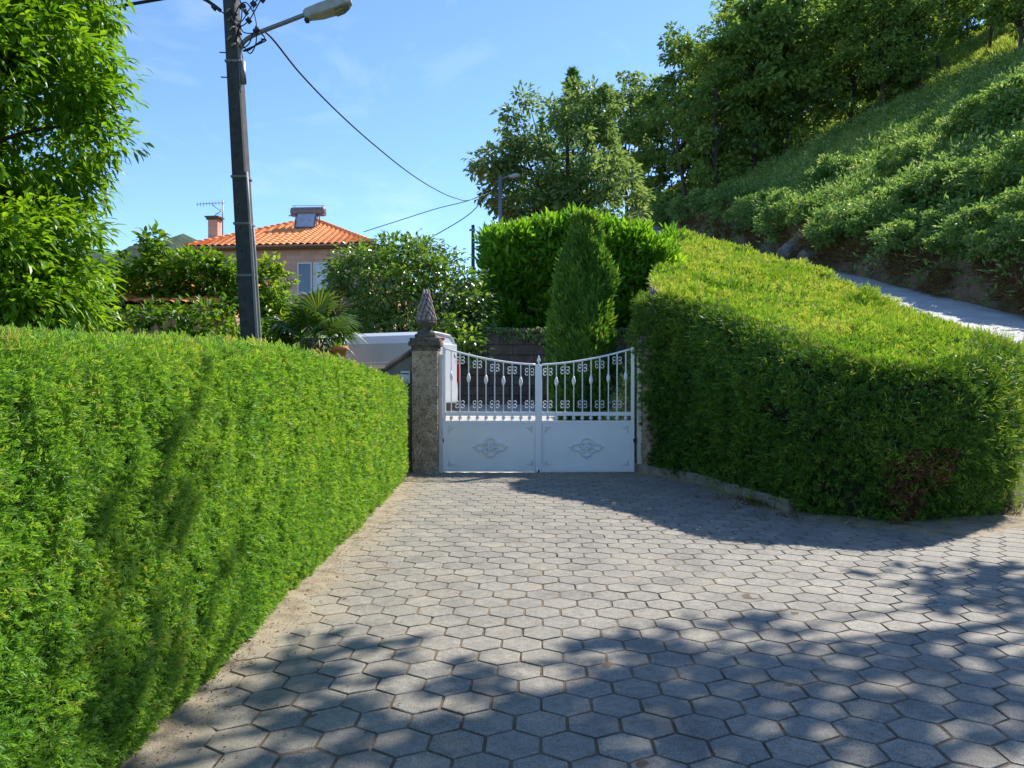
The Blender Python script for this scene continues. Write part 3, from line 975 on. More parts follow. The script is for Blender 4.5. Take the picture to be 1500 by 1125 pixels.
def make_leaf(x0, x1, label, hinge_left):
    """One gate leaf between its two stiles."""
    t = thing('gate_leaf', label, 'gate', (x0 if hinge_left else x1, GY, 0), group=None)
    z0, zp, zl, zm = .035, gz_(620), gz_(616), gz_(606)
    # frame: stiles, rails, curved top rail
    for sx, hinge in ((x0, hinge_left), (x1, not hinge_left)):
        w = .052
        a, b_ = (sx, sx + w) if sx == x0 else (sx - w, sx)
        H = gate_top(sx) + (.015 if hinge else .0)
        MB().box(a, b_, GY - .03, GY + .03, z0, H, .006).build('stile', M['white'], t)
    xa, xb = x0 + .053, x1 - .053
    MB().box(xa, xb, GY - .024, GY + .024, z0 + .002, z0 + .06, .004).build('bottom_rail', M['white'], t)
    MB().box(xa, xb, GY - .024, GY + .024, zl - .05, zl, .004).build('lower_rail', M['white'], t)
    MB().box(xa, xb, GY - .024, GY + .024, zm - .035, zm + .03, .004).build('middle_rail', M['white'], t)
    xs = np.linspace(xa - .004, xb + .004, 22)
    MB().tube([(x, GY, gate_top(x)) for x in xs], .0165, 6).build('top_rail', M['white'], t)
    # sheet panel with pressed border
    pz0, pz1 = z0 + .061, zl - .051
    pb = MB().box(xa, xb, GY - .006, GY + .006, pz0, pz1)
    pan = pb.build('panel', M['white'], t)
    mb = MB()
    i = .022
    for (ax, bx, az, bz) in ((xa + i, xb - i, pz0 + i, pz0 + i + .018), (xa + i, xb - i, pz1 - i - .018, pz1 - i),
                             (xa + i, xa + i + .018, pz0 + i + .019, pz1 - i - .019), (xb - i - .018, xb - i, pz0 + i + .019, pz1 - i - .019)):
        mb.box(ax, bx, GY - .016, GY - .0065, az, bz)
    mb.build('border_moulding', M['white'], pan)
    # emblem: rhombus of scrollwork
    cxm, czm = (x0 + x1) / 2 + (.0 if hinge_left else -.0), gz_(655)
    em = MB()
    yq = GY - .024
    a, bq = .245, .15
    cor = [(a, 0), (0, bq), (-a, 0), (0, -bq)]
    for k in range(4):
        p, q = np.array(cor[k]), np.array(cor[(k + 1) % 4])
        pts = []
        for s in np.linspace(0, 1, 13):
            w = p + (q - p) * s
            nrm = unit(np.array([(p + q)[0] / a ** 2, (p + q)[1] / bq ** 2]))
            w = w + nrm * (.020 * math.sin(s * PI * 3))
            pts.append((cxm + w[0], yq, czm + w[1]))
        em.tube(pts, .017, 6)
        m_ = (p + q) / 2 * .55
        sp = []
        for s in np.linspace(0, 2.6 * PI, 18):
            r_ = .05 - .013 * s / PI
            sp.append((cxm + m_[0] + r_ * math.cos(s + k * PI / 2) * 1.3, yq, czm + m_[1] + r_ * math.sin(s + k * PI / 2)))
        em.tube(sp, .015, 6)
    for k in range(8):
        an = k * PI / 4
        em.tube([(cxm, yq, czm), (cxm + .055 * math.cos(an), yq - .008, czm + .042 * math.sin(an)), (cxm + .085 * math.cos(an), yq + .006, czm + .062 * math.sin(an))], [.014, .016, .004], 6)
    for sx in (-1, 1):
        em.tube([(cxm + sx * .22, yq, czm), (cxm + sx * .262, yq - .004, czm), (cxm + sx * .29, yq + .004, czm)], [.012, .016, .004], 6)
    for sz in (-1, 1):
        em.tube([(cxm, yq, czm + sz * .13), (cxm, yq - .004, czm + sz * .165), (cxm, yq + .004, czm + sz * .185)], [.012, .016, .004], 6)
    em.build('emblem', M['white'], pan)
    for sx, ex in ((1, xa + .05), (-1, xb - .05)):
        for sz, ez in ((1, pz0 + .05), (-1, pz1 - .05)):
            co = MB()
            yq2 = GY - .014
            for (dx, dz, r_) in ((.11, .012, .010), (.012, .11, .010), (.055, .055, .012)):
                co.tube([(ex, yq2, ez), (ex + sx * dx * .55, yq2 - .004, ez + sz * (dz * .55 + .012)), (ex + sx * dx, yq2 + .004, ez + sz * dz)], [r_ * .7, r_ * 1.3, .003], 6)
            co.lathe([(.004, -.012), (.014, -.004), (.014, .004), (.004, .012)], (ex + sx * .012, yq2, ez + sz * .012), 8)
            co.build('corner_ornament', M['white'], pan)
    # balusters
    nb_ = 10
    step = (x1 - x0) / (nb_ + 1.0)
    for k in range(nb_):
        x = x0 + step * (k + .98 if hinge_left else k + 1.02)
        # plain bars next to the centre, knobs on every other one
        kc = (nb_ - 1 - k) if hinge_left else k
        H = gate_top(x)
        bar = MB().box(x - .0085, x + .0085, GY - .0085, GY + .0085, zl + .001, H - .012).build('baluster', M['white'], t)
        MB().lathe([(.011, -.045), (.026, -.026), (.034, -.004), (.026, .010), (.012, .034)], (x, GY, (zl + zm) / 2 - .008), 8).build('spindle_bead', M['white'], bar)
        if kc % 2 == 1:
            zk = 1.52 + (H - 1.82) * .42
            MB().lathe([(.011, -.075), (.024, -.04), (.033, 0), (.024, .045), (.011, .085)], (x, GY, zk), 8).build('knob', M['white'], bar)
        else:
            for cz in (H - .125, zm + .155):
                for sd in (-1, 1):
                    MB().tube(scroll_pts(x, cz, 1.0, sd), .0062, 5).build('scroll', M['white'], bar)
    # black hinge
    hx = x0 if hinge_left else x1
    hs = -1 if hinge_left else 1
    hb = MB()
    hb.lathe([(.016, -.05), (.02, -.045), (.02, .045), (.016, .05)], (hx + hs * .021, GY - .035, gz_(645)), 8)
    hb.box(hx - .02, hx + .02, GY - .04, GY - .031, gz_(645) - .03, gz_(645) + .03)
    hb.build('hinge', M['black'], t)
    return t


XM = gx_(789)
gl = make_leaf(gx_(648.5), XM - .004, 'left white metal gate leaf, hung next to the finial topped stone pillar', True)
gr = make_leaf(XM + .004, gx_(929), 'right white metal gate leaf, hung beside the broad dark sided hedge', False)
# the meeting post with its spear finial rides on the left leaf
MB().box(XM - .055, XM + .047, GY - .062, GY - .031, .04, gz_(536), .006).build('meeting_post', M['white'], gl)
MB().lathe([(.02, 0), (.026, .01), (.012, .03), (.012, .045), (.030, .075), (.026, .105), (.010, .14), (.003, .165)], (XM, GY - .045, gz_(535.5)), 10).build('spear_finial', M['white'], gl)
MB().box(XM - .012, XM + .012, GY - .075, GY - .0625, .03, .075).build('drop_bolt', M['black'], gl)


def pillar(name, label, xc, yc, w, zt, hinge_side, fin_h):
    p = thing(name, label, 'pillar', (xc, yc, 0))
    h = w / 2
    sh = MB().box(xc - h, xc + h, yc - h, yc + h, -.05, zt - .28, .012).build('shaft', M['roughcast'], p)
    c = MB()
    c.box(xc - h - .012, xc + h + .012, yc - h - .012, yc + h + .012, zt - .279, zt - .205, .01)
    c.box(xc - h - .055, xc + h + .055, yc - h - .055, yc + h + .055, zt - .2045, zt - .13, .016)
    c.box(xc - h - .035, xc + h + .035, yc - h - .035, yc + h + .035, zt - .1295, zt - .075, .014)
    c.box(xc - h + .04, xc + h - .04, yc - h + .04, yc + h - .04, zt - .0745, zt - .005, .02)
    cap = c.build('cap', M['granite_dark'], p)
    f = MB()
    f.lathe([(.15, 0), (.155, .03), (.10, .06), (.085, .09), (.10, .12), (.165, .165), (.185, .19), (.175, .205)], (xc, yc, zt - .005), 18)
    fin = f.build('finial_base', M['granite_dark'], p)
    g = MB()
    prof = [(.165, 0), (.155, .05), (.110, .20), (.068, .34), (.033, .46), (.008, .54)]
    zz = zt + .2
    vs = []
    sc_ = fin_h / .54
    # scaly pine-cone tip: rings of bosses
    rings = 7
    g.lathe([(r * .84, z * sc_) for r, z in prof], (xc, yc, zz), 16)
    for k in range(rings):
        z = (k + .4) / rings * .5
        r = np.interp(z, [q[1] for q in prof], [q[0] for q in prof])
        m_ = max(4, int(11 - k))
        for j in range(m_):
            a_ = 2 * PI * (j + .5 * (k % 2)) / m_
            px_, py_ = xc + r * .8 * math.cos(a_), yc + r * .8 * math.sin(a_)
            ox, oy = math.cos(a_), math.sin(a_)
            g.tube([(px_, py_, zz + z * sc_ - .02), (px_ + ox * .03, py_ + oy * .03, zz + z * sc_ + .02), (px_ + ox * .012, py_ + oy * .012, zz + z * sc_ + .085)], [.03, .028 * (1 - .05 * k), .006], 6)
    g.build('pine_cone_finial', M['granite_rough'], p)
    xj = xc + hinge_side * (h + .033)
    MB().box(xj - .032, xj + .032, yc - .07, yc + .05, -.02, zt - .34 if hinge_side > 0 else zt - .12, .006).build('hinge_post', M['cream'], p)
    return p


pillar('gate_pillar', 'roughcast stone gate pillar with pine cone finial left of the white gate', gx_(624.5), GY - .02, .42, 2.32, 1, .54)
pillar('gate_pillar', 'gate pillar mostly buried in the dark hedge right of the white gate', gx_(936) + .25, GY + .02, .42, 2.36, -1, .54)

# garden wall with raised coping running left from the pillar
wl = thing('garden_wall', 'low rendered garden wall with sloping dark coping left of the gate pillar', 'wall', (-2.2, 13.0, 0))
xp = gx_(603.2)
vs = [(xp, 0), (xp, 2.0), (-2.13, 1.70), (-6.5, 1.42), (-6.5, 0)]
mb = MB()
y0, y1 = 12.92, 13.12
mb.add([(x, y0, z) for x, z in vs] + [(x, y1, z) for x, z in vs], [(0, 1, 2, 3, 4), (9, 8, 7, 6, 5)] + [(i, i + 5, (i + 1) % 5 + 5, (i + 1) % 5) for i in range(5)])
mb.build('wall_face', M['wall'], wl)
mb = MB()
top = [(xp - .002, 2.003), (-2.13, 1.703), (-6.5, 1.423)]
vs = []
for x, z in top:
    vs += [(x, y0 - .07, z), (x, y0 - .07, z + .05), (x, 13.02, z + .115), (x, y1 + .07, z + .05), (x, y1 + .07, z)]
mb.add(vs, [(i * 5 + j, i * 5 + (j + 1) % 5, (i + 1) * 5 + (j + 1) % 5, (i + 1) * 5 + j) for i in range(2) for j in range(5)] + [(0, 1, 2, 3, 4), (14, 13, 12, 11, 10)])
mb.build('coping', M['coping'], wl)
lb = thing('letterbox', 'small pale grey letterbox on the wall beside the gate pillar', 'letterbox', (-1.77, 12.9, 1.5))
MB().box(-1.85, -1.69, 12.80, 12.918, 1.50, 1.71, .008).build('box', M['plate'], lb)
MB().box(-1.83, -1.71, 12.792, 12.799, 1.655, 1.675).build('slot', M['black'], lb)

# retaining wall behind the courtyard
rw = thing('retaining_wall', 'dark stone retaining wall behind the courtyard, seen through the gate bars', 'wall', (1.5, 21.0, .9))
rng = np.random.default_rng(3)
courses = 7
zc = .85
for r in range(courses):
    hgt = .26
mb = MB()
z = .85; r = 0
while z < 2.75:
    hgt = .27
    x = -2.2 - (.35 if r % 2 else 0)
    while x < 4.6:
        w = rng.uniform(.45, .85)
        o_ = rng.uniform(0, .03)
        mb.box(x + .006, x + w - .006, 20.55 - o_, 21.1, z + .005, min(z + hgt, 2.8) - .005, .012)
        x += w
    z += hgt; r += 1
mb.build('stone_face', M['retain'], rw)
MB().box(-2.6, 4.9, 20.48, 21.15, 2.80, 2.88, .015).build('coping', M['coping'], rw)
MB().box(-2.4, 4.6, 20.2, 20.5, .82, .97, .015).build('base_step', M['retain'], rw)

# ------------------------------------------------------------------ van (local: +x forward, rear at x = 0)
vn = thing('parked_van', 'white panel van parked behind the gate pillar', 'van', (0, 0, 0))
vr = np.array([-1.66, 17.15])        # middle of the rear
van_dir = unit(np.array([-.885, .465]))
vn.location = (vr[0], vr[1], float(court(17.3)))
vn.rotation_euler = (0, 0, math.atan2(van_dir[1], van_dir[0]))
ORG[vn.name] = np.zeros(3)
sec = [(.80, .30), (.88, .45), (.90, .75), (.885, 1.1), (.855, 1.45), (.80, 1.80), (.72, 1.97), (.58, 2.05), (0, 2.09)]
half = [(-a, b_) for a, b_ in sec]
ringp = sec + half[-2::-1]


def van_ring(x, zs=1.0, ws=1.0, z0=.3):
    return [(x, a * ws, z0 + (b_ - .3) * zs) for a, b_ in ringp]


st = [(0.03, .96, .95), (.0, .985, .985), (.06, 1, 1), (2.9, 1, 1), (3.15, .97, .99), (3.55, .62, .95), (3.95, .40, .93), (4.25, .34, .88), (4.3, .2, .82)]
mb = MB()
vs = []
for x, zs, ws in st:
    vs += van_ring(x, zs, ws)
k_ = len(ringp)
fs = []
for i in range(len(st) - 1):
    for j in range(k_):
        j2 = (j + 1) % k_
        fs.append((i * k_ + j, i * k_ + j2, (i + 1) * k_ + j2, (i + 1) * k_ + j))
fs += [tuple(range(k_)), tuple((len(st) - 1) * k_ + j for j in range(k_))[::-1]]
mb.add(vs, fs)
body = mb.build('body', M['van'], vn, local=True, bevel=.03)


def on_side(z):
    return float(np.interp(z, [q[1] for q in sec[:-1]], [q[0] for q in sec[:-1]]))


for sd in (-1, 1):
    # long dull side panel with a pressed line, framed in white
    pn_ = MB()
    zs_ = (1.02, 1.38, 1.395, 1.83)
    for z0, z1 in ((1.02, 1.38), (1.40, 1.80)):
        y_0, y_1 = on_side(z0) + .006, on_side(z1) + .006
        a0, a1 = .16, 2.78
        pn_.add([(a0, sd * y_0, z0), (a1, sd * y_0, z0), (a1, sd * y_1, z1), (a0, sd * y_1, z1),
                 (a0, sd * (y_0 - .02), z0), (a1, sd * (y_0 - .02), z0), (a1, sd * (y_1 - .02), z1), (a0, sd * (y_1 - .02), z1)],
                [(0, 1, 2, 3), (7, 6, 5, 4), (0, 4, 5, 1), (1, 5, 6, 2), (2, 6, 7, 3), (3, 7, 4, 0)])
    pn_.build('side_panel', M['van_panel'], vn, local=True)
    tl = MB().box(-.035, .05, sd * .90 - .09 if sd > 0 else sd * .90 + .0, sd * .90 + 0.0 if sd > 0 else sd * .90 + .09, .95, 1.45, .012)
    tl.build('tail_light', M['red_lens'], vn, local=True)
    for xw in (.85, 3.5):
        w_ = MB()
        prof = []
        pts = []
        nseg = 24
        for (r_, yo) in ((.20, -.09), (.30, -.105), (.32, -.08), (.32, .08), (.30, .105), (.20, .09)):
            for q in range(nseg):
                a_ = 2 * PI * q / nseg
                pts.append((xw + r_ * math.cos(a_), sd * .80 + yo * 1.0, .32 + r_ * math.sin(a_)))
        w_.add(pts, [(i * nseg + q, i * nseg + (q + 1) % nseg, (i + 1) * nseg + (q + 1) % nseg, (i + 1) * nseg + q) for i in range(5) for q in range(nseg)], True)
        ty = w_.build('wheel', M['rubber'], vn, local=True)
        rim = MB()
        rim.add([(xw + .2 * math.cos(2 * PI * q / nseg), sd * .80 + s_ * .07, .32 + .2 * math.sin(2 * PI * q / nseg)) for s_ in (-1, 1) for q in range(nseg)],
                [tuple(range(nseg)), tuple(range(nseg, 2 * nseg))[::-1]] + [(q, (q + 1) % nseg, nseg + (q + 1) % nseg, nseg + q) for q in range(nseg)])
        rim.build('rim', M['steel'], ty, local=True)
    MB().add([(2.98, sd * on_side(1.2) * 1.006, 1.15), (3.5, sd * .872, 1.12), (3.22, sd * .80, 1.66), (3.0, sd * .835, 1.72)], [(0, 1, 2, 3)]).build('side_window', M['glass'], vn, local=True)
    # rear door leaf: seam, handle
    dr = MB()
    ya, yb = (.012, .80) if sd > 0 else (-.80, -.012)
    dr.box(-.022, .03, ya, yb, .42, 1.82, .02)
    d_ = dr.build('rear_door', M['van'], vn, local=True)
    MB().box(-.045, -.0225, sd * .06 - .03, sd * .06 + .03, 1.0, 1.14, .006).build('handle', M['black'], d_, local=True)
    MB().box(-.036, -.0225, sd * .72 - .04, sd * .72 + .04, 1.55, 1.62, .006).build('hinge', M['van'], d_, local=True)
MB().box(-.09, .06, -.86, .86, .30, .50, .03).build('bumper', M['black'], vn, local=True)
MB().box(.1, 4.15, -.74, .74, .20, .32, .02).build('underbody', M['black'], vn, local=True)
MB().box(-.004, .05, -.30, .30, 1.90, 1.955, .012).build('brake_light', M['red_lens'], vn, local=True)
MB().add([(3.19, -.74, 1.72), (3.19, .74, 1.72), (3.6, .80, 1.28), (3.6, -.80, 1.28)], [(0, 1, 2, 3)]).build('windscreen', M['glass'], vn, local=True)

# ------------------------------------------------------------------ utility pole, lamp, cables
PD = 12.0
PS = PD / F
pb_, pt_ = W(371, 560, PD), W(336, -75, PD)
up_ = thing('utility_pole', 'dark concrete utility pole leaning slightly left behind the left hedge', 'utility pole', (pb_[0], PD, .3))


def pole_c(py):
    """Axis of the pole at photo row py."""
    return W(np.interp(py, [-75, 490], [336.0, 367.0]) if py < 490 else 367 + (py - 490) * .055, py, PD)


b0 = pole_c(675); b1 = pole_c(-75)
mb = MB()
hw0, hw1 = .155, .115
rp = []
for c, h in ((b0, hw0), (b1, hw1)):
    for (dx, dy) in ((-1, -.75), (-.85, -1), (.85, -1), (1, -.75), (1, .75), (.85, 1), (-.85, 1), (-1, .75)):
        rp.append((c[0] + dx * h * .82, c[1] + dy * h, c[2]))
mb.add(rp, [(j, (j + 1) % 8, 8 + (j + 1) % 8, 8 + j) for j in range(8)] + [tuple(range(8))[::-1], tuple(range(8, 16))])
mb.build('shaft', M['concrete_pole'], up_)
# bolt holes down the face
for py in np.arange(30, 480, 34):
    hl = MB()
    c = pole_c(py)
    hl.tube([(c[0] - .01, PD - np.interp(py, [-75, 675], [hw1, hw0]) - .002, c[2]), (c[0] - .01, PD - .05, c[2])], .016, 8)
    hl.build('bolt_hole', M['black'], up_)
for py0, py1, off, r_ in ((255, 600, .118, .024), (335, 600, .168, .018), (60, 140, .10, .013)):
    pts = [pole_c(py) + np.array([off * (1 + .0004 * (py - 255)), -.10, 0]) for py in np.linspace(py1, py0, 8)]
    MB().tube(pts, r_, 8).build('conduit', M['conduit'], up_)
for py in (95, 262, 330, 405):
    c = pole_c(py); h = np.interp(py, [-75, 675], [hw1, hw0]) + .006
    MB().box(c[0] - h * .83 - .004, c[0] + h * .83 + .01, PD - h, PD + h, c[2] - .018, c[2] + .018, .004).build('band', M['steel'], up_)
for py in (80, 116):
    c = pole_c(py)
    MB().tube([c + np.array([-.08, -.03, 0]), c + np.array([-.215, -.03, .004])], .011, 6).build('step_bolt', M['steel'], up_)
# head hardware: brackets, clamps, spacers and jumper wires
rng = np.random.default_rng(8)
for (px, py, s) in ((316, 13, 1.0), (352, 52, .9), (366, 32, 1.0), (377, 46, 1.1), (357, 12, 1.1), (373, 8, 1.0), (386, 2, .9), (345, 22, 1.0), (362, 20, .9), (352, 40, .8)):
    c = W(px, py, PD - .12)
    cl = MB()
    a_ = rng.uniform(-.7, .7)
    dx, dz = math.cos(a_) * .05 * s, math.sin(a_) * .05 * s
    cl.tube([c - np.array([dx, 0, dz]), c - np.array([dx * .5, 0, dz * .5]), c, c + np.array([dx * .5, 0, dz * .5]), c + np.array([dx, 0, dz])], [.016 * s, .034 * s, .022 * s, .036 * s, .014 * s], 8)
    cl.box(c[0] - .014, c[0] + .014, c[1] - .03, c[1] + .03, c[2] - .045 * s, c[2] + .045 * s)
    cl.build('cable_clamp', M['insul'], up_)
for (px, py) in ((336, 18), (339, 30), (341, 44), (338, 58), (343, 68)):
    c = W(px, py, PD - .13)
    MB().tube([c + np.array([-.03, 0, -.03]), c + np.array([.0, -.02, .0]), c + np.array([.035, 0, .035])], [.012, .02, .012], 7).build('terminal', M['copper'], up_)
for pts in (((320, 15), (338, 28), (352, 40), (366, 32), (383, 3)), ((345, 66), (352, 42), (360, 50), (377, 46), (372, 10)), ((343, 40), (350, 14), (362, 6), (374, 22)),
            ((352, 52), (358, 68), (368, 80), (376, 66), (377, 48)), ((340, 20), (354, 34), (368, 14), (386, -6)), ((347, 58), (355, 72), (366, 66), (372, 50)), ((350, -10), (356, 20), (350, 52))):
    MB().tube(spline([W(px, py, PD - .14 - .03 * (i % 2)) for i, (px, py) in enumerate(pts)], 6), .0095, 6).build('jumper_wire', M['cable'], up_)
c0 = W(320, -6, PD)
MB().box(c0[0] - .1, c0[0] + .95, PD - .05, PD + .0, c0[2] - .04, c0[2] + .05, .008).build('bracket', M['steel'], up_)

sl = thing('street_lamp', 'grey street lamp on a curved arm fixed to the near utility pole', 'street lamp', tuple(W(352, 118, PD)))
arm = spline([W(357, 122, PD - .08), W(354, 100, PD - .08), W(352.5, 84, PD - .08), W(354, 72, PD - .08), W(360, 62, PD - .08), W(371, 54.5, PD - .08), W(390, 46, PD - .08), W(420, 34.5, PD - .08), W(452, 22, PD - .08)], 6)
MB().tube(arm, .034, 10).build('arm', M['steel'], sl)
MB().tube([W(358, 124, PD - .08), W(356, 92, PD - .08)], .048, 10).build('arm_socket', M['steel'], sl)
p0, p1 = W(447, 25, PD - .08), W(516, 6, PD - .08)
ax = unit(p1 - p0); Lh = np.linalg.norm(p1 - p0)
perp = unit(np.cross(ax, np.array([0, 1.0, 0]))); perp = perp if perp[2] > 0 else -perp


def head_pt(u, v, w): return p0 + ax * u * Lh + np.array([0, 1.0, 0]) * v + perp * w


mb = MB()
vs = []
prof = [(0, .05, -.045, .06), (.06, .085, -.075, .085), (.35, .125, -.095, .10), (.62, .14, -.085, .105), (.9, .125, -.055, .095), (1.0, .07, -.01, .06)]
for u, hw, lo, hi in prof:
    vs += [head_pt(u, -hw, lo + .02), head_pt(u, -hw, hi - .03), head_pt(u, -hw * .55, hi), head_pt(u, hw * .55, hi), head_pt(u, hw, hi - .03), head_pt(u, hw, lo + .02), head_pt(u, hw * .7, lo), head_pt(u, -hw * .7, lo)]
fs = [(i * 8 + j, i * 8 + (j + 1) % 8, (i + 1) * 8 + (j + 1) % 8, (i + 1) * 8 + j) for i in range(5) for j in range(8)] + [tuple(range(8))[::-1], tuple(range(40, 48))]
mb.add(vs, fs)
hd = mb.build('lamp_head', M['lamp_body'], sl)
ln = MB()
vs = []
for u, hw, d_ in ((.60, .10, -.088), (.64, .115, -.118), (.8, .115, -.105), (.93, .09, -.06)):
    vs += [head_pt(u, -hw, d_ + .02), head_pt(u, hw, d_ + .02), head_pt(u, hw * .6, d_), head_pt(u, -hw * .6, d_)]
ln.add(vs, [(i * 4 + j, i * 4 + (j + 1) % 4, (i + 1) * 4 + (j + 1) % 4, (i + 1) * 4 + j) for i in range(3) for j in range(4)] + [(0, 1, 2, 3), (15, 14, 13, 12)])
ln.build('lens', M['lamp_lens'], hd)
q = head_pt(.02, 0, -.075)
MB().box(q[0] - .025, q[0] + .035, q[1] - .05, q[1] + .05, q[2] - .03, q[2] + .015, .006).build('latch', M['black'], hd)
MB().tube(spline([W(385, 52, PD - .1), W(389, 58, PD - .1), W(378, 66, PD - .14), W(366, 75, PD - .14), W(358, 76, PD - .1), W(372, 70, PD - .2), W(391, 61, PD - .2), W(384, 59, PD - .1)], 6), .012, 6).build('spare_cable', M['cable'], sl)


def cable(label, pts, r, nm='overhead_cable', n=8):
    b = MB().tube(spline([W(*p) for p in pts], n), r, 6)
    o = b.build(nm, M['cable'])
    set_props(o, label, 'cable')
    return o


cable('thick bundled cable running left from the pole head to behind the chestnut tree', [(325, 18, PD), (315, 10, PD), (303, 2, PD), (285, -5, PD), (262, -3, PD), (190, 9, PD), (117, 21, PD), (-30, 45, PD), (-200, 80, PD)], .028)
cable('black cable sagging across the sky from the near pole to the far lamp post', [(377, 44, PD), (398, 56, 12.4), (440, 108, 13.8), (490, 160, 15.5), (545, 210, 18), (600, 254, 22), (640, 279, 26), (668, 291, 31), (690, 293, 35), (733, 276, 41)], .017)
cable('thin cable from the house roof up to the far lamp post', [(533, 340, 40), (580, 325, 40.3), (640, 306, 40.6), (690, 293, 40.8), (733, 272, 41)], .02)
cable('thin cable dropping left from the far lamp post to behind the round tree', [(733, 266, 41), (714, 285, 41), (690, 312, 41), (655, 335, 41), (600, 365, 41)], .024)

fl = thing('street_lamp', 'small distant street lamp on a grey post in front of the pale tree', 'street lamp', (float(W(733, 300, 41)[0]), 41, 4.5))
MB().tube([W(733, 420, 41), W(733, 258, 41)], [.14, .10], 8).build('post', M['steel'], fl)
MB().tube(spline([W(733, 268, 41), W(738, 261, 41), W(748, 259, 41)], 5), .04, 6).build('arm', M['steel'], fl)
mb = MB()
q0, q1 = W(746, 259.5, 41), W(762, 257.5, 41)
mb.tube([q0, q0 * .7 + q1 * .3, q0 * .3 + q1 * .7, q1], [.05, .13, .14, .06], 8)
mb.build('lamp_head', M['lamp_body'], fl)
fp = thing('utility_pole', 'short dark distant pole standing just left of the laurel hedge', 'pole', (float(W(693, 300, 38)[0]), 38, 4))
MB().tube([W(693, 420, 38), W(693, 330, 38)], [.10, .085], 8).build('shaft', M['concrete_pole'], fp)
MB().box(W(693, 340, 38)[0] - .18, W(693, 340, 38)[0] + .12, 37.86, 37.9, W(693, 338, 38)[2] - .05, W(693, 338, 38)[2] + .05).build('bracket', M['steel'], fp)

# ------------------------------------------------------------------ house
hs = thing('house', 'pink tiled house with orange hip roof beyond the left hedge', 'house', (0, 0, 0))
HC = np.array([-11.6, 45.0, 2.0]); HR = rad(-6)
hs.location = tuple(HC); hs.rotation_euler = (0, 0, HR); ORG[hs.name] = np.zeros(3)


def hw(x, y, z):
    return np.array([HC[0] + x * math.cos(HR) - y * math.sin(HR), HC[1] + x * math.sin(HR) + y * math.cos(HR), HC[2] + z])


hb_, ew = 4.55, 5.1       # wall half width, eave half width
ez = 6.45                 # eave height
MB().box(-hb_, hb_, -hb_, hb_, -1, ez - .05).build('wall', M['brick'], hs, local=True)
ev = MB()
ev.box(-ew + .06, ew - .06, -ew + .06, -hb_ - .002, ez - .16, ez - .03)
ev.box(-ew + .06, ew - .06, hb_ + .002, ew - .06, ez - .16, ez - .03)
ev.box(-ew + .06, -hb_ - .002, -hb_, hb_, ez - .16, ez - .03)
ev.box(hb_ + .002, ew - .06, -hb_, hb_, ez - .16, ez - .03)
ev.build('eave', M['gutter'], hs, local=True)
gt = MB()
for k in range(4):
    a_ = k * PI / 2
    R_ = lambda x, y: (x * math.cos(a_) - y * math.sin(a_), x * math.sin(a_) + y * math.cos(a_))
    p_, q_ = R_(-ew, -ew - .03), R_(ew, -ew - .03)
    gt.tube([(p_[0], p_[1], ez - .06), (q_[0], q_[1], ez - .06)], .07, 8)
gt.build('gutter', M['gutter'], hs, local=True)
rise = 2.35


def tile_face(a_, W_=ew, n_col=None, steps=15, rise=rise, flat=False):
    """One triangular slope of barrel tiles, turned by a_ about the centre."""
    cols = np.arange(-W_, W_ + 1e-6, .035)
    per = .37
    vs = []
    nr = steps * 2
    for u in cols:
        vm = 1 - abs(u) / W_
        for k in range(nr + 1):
            row = (k + 1) // 2
            v = vm * (row / steps)
            ph = (u / per) * 2 * PI
            h = .085 * abs(math.sin(ph / 2)) ** .7
            lift = .035 if k % 2 == 0 else 0.0
            y = -W_ + v * W_
            x = u
            zz = ez + v * rise + h + lift * (1 if k > 0 else .5)
            vs.append((x * math.cos(a_) - y * math.sin(a_), x * math.sin(a_) + y * math.cos(a_), zz))
    V = np.array(vs); nr1 = nr + 1
    j, i = np.meshgrid(np.arange(len(cols) - 1), np.arange(nr), indexing='ij')
    q = (j * nr1 + i).ravel()
    return V, np.stack([q, q + nr1, q + nr1 + 1, q + 1], 1)


Vs, Fs, o_ = [], [], 0
for k in range(4):
    V, Fc = tile_face(k * PI / 2)
    Vs.append(V); Fs.append(Fc + o_); o_ += len(V)
roof = np_mesh('roof', np.concatenate(Vs), np.concatenate(Fs), M['tile'], hs, local=True)
hp = MB()
for sx, sy in ((-1, -1), (1, -1), (1, 1), (-1, 1)):
    m_ = 20
    for k in range(m_):
        t0, t1 = k / m_, (k + 1.15) / m_
        P0_ = np.array([sx * ew * (1 - t0), sy * ew * (1 - t0), ez + rise * t0 + .05]); P1_ = np.array([sx * ew * (1 - t1), sy * ew * (1 - t1), ez + rise * t1 + .06])
        hp.tube([P0_, P1_], [.13, .10], 8)
hp.build('hip_tiles', M['tile'], roof, local=True)
# chimney
ch = MB()
chx, chy = -4.15, -3.6
ch.box(chx - .25, chx + .25, chy - .25, chy + .25, ez + .2, ez + 1.65)
cho = ch.build('chimney', M['brick'], roof, local=True)
cc = MB()
cc.box(chx - .32, chx + .32, chy - .32, chy + .32, ez + 1.652, ez + 1.76)
cc.box(chx - .38, chx + .38, chy - .38, chy + .38, ez + 1.762, ez + 1.84)
cc.build('chimney_cap', M['granite_dark'], hs, local=True)


def window(x0, x1, z0, z1, y, pane):
    f = MB()
    t = .07
    for a, b_, c, d_ in ((x0, x1, z1 - t, z1), (x0, x1, z0, z0 + t), (x0, x0 + t, z0 + t, z1 - t), (x1 - t, x1, z0 + t, z1 - t)):
        f.box(a, b_, y - .06, y - .003, c, d_)
    fr = f.build('window', M['pvc'], hs, local=True)
    MB().box(x0 + t, x1 - t, y - .03, y - .004, z0 + t, z1 - t).build('pane', pane, fr, local=True)
    sl_ = MB().box(x0 - .1, x1 + .1, y - .14, y - .003, z0 - .09, z0 - .004)
    sl_.build('sill', M['pvc'], fr, local=True)


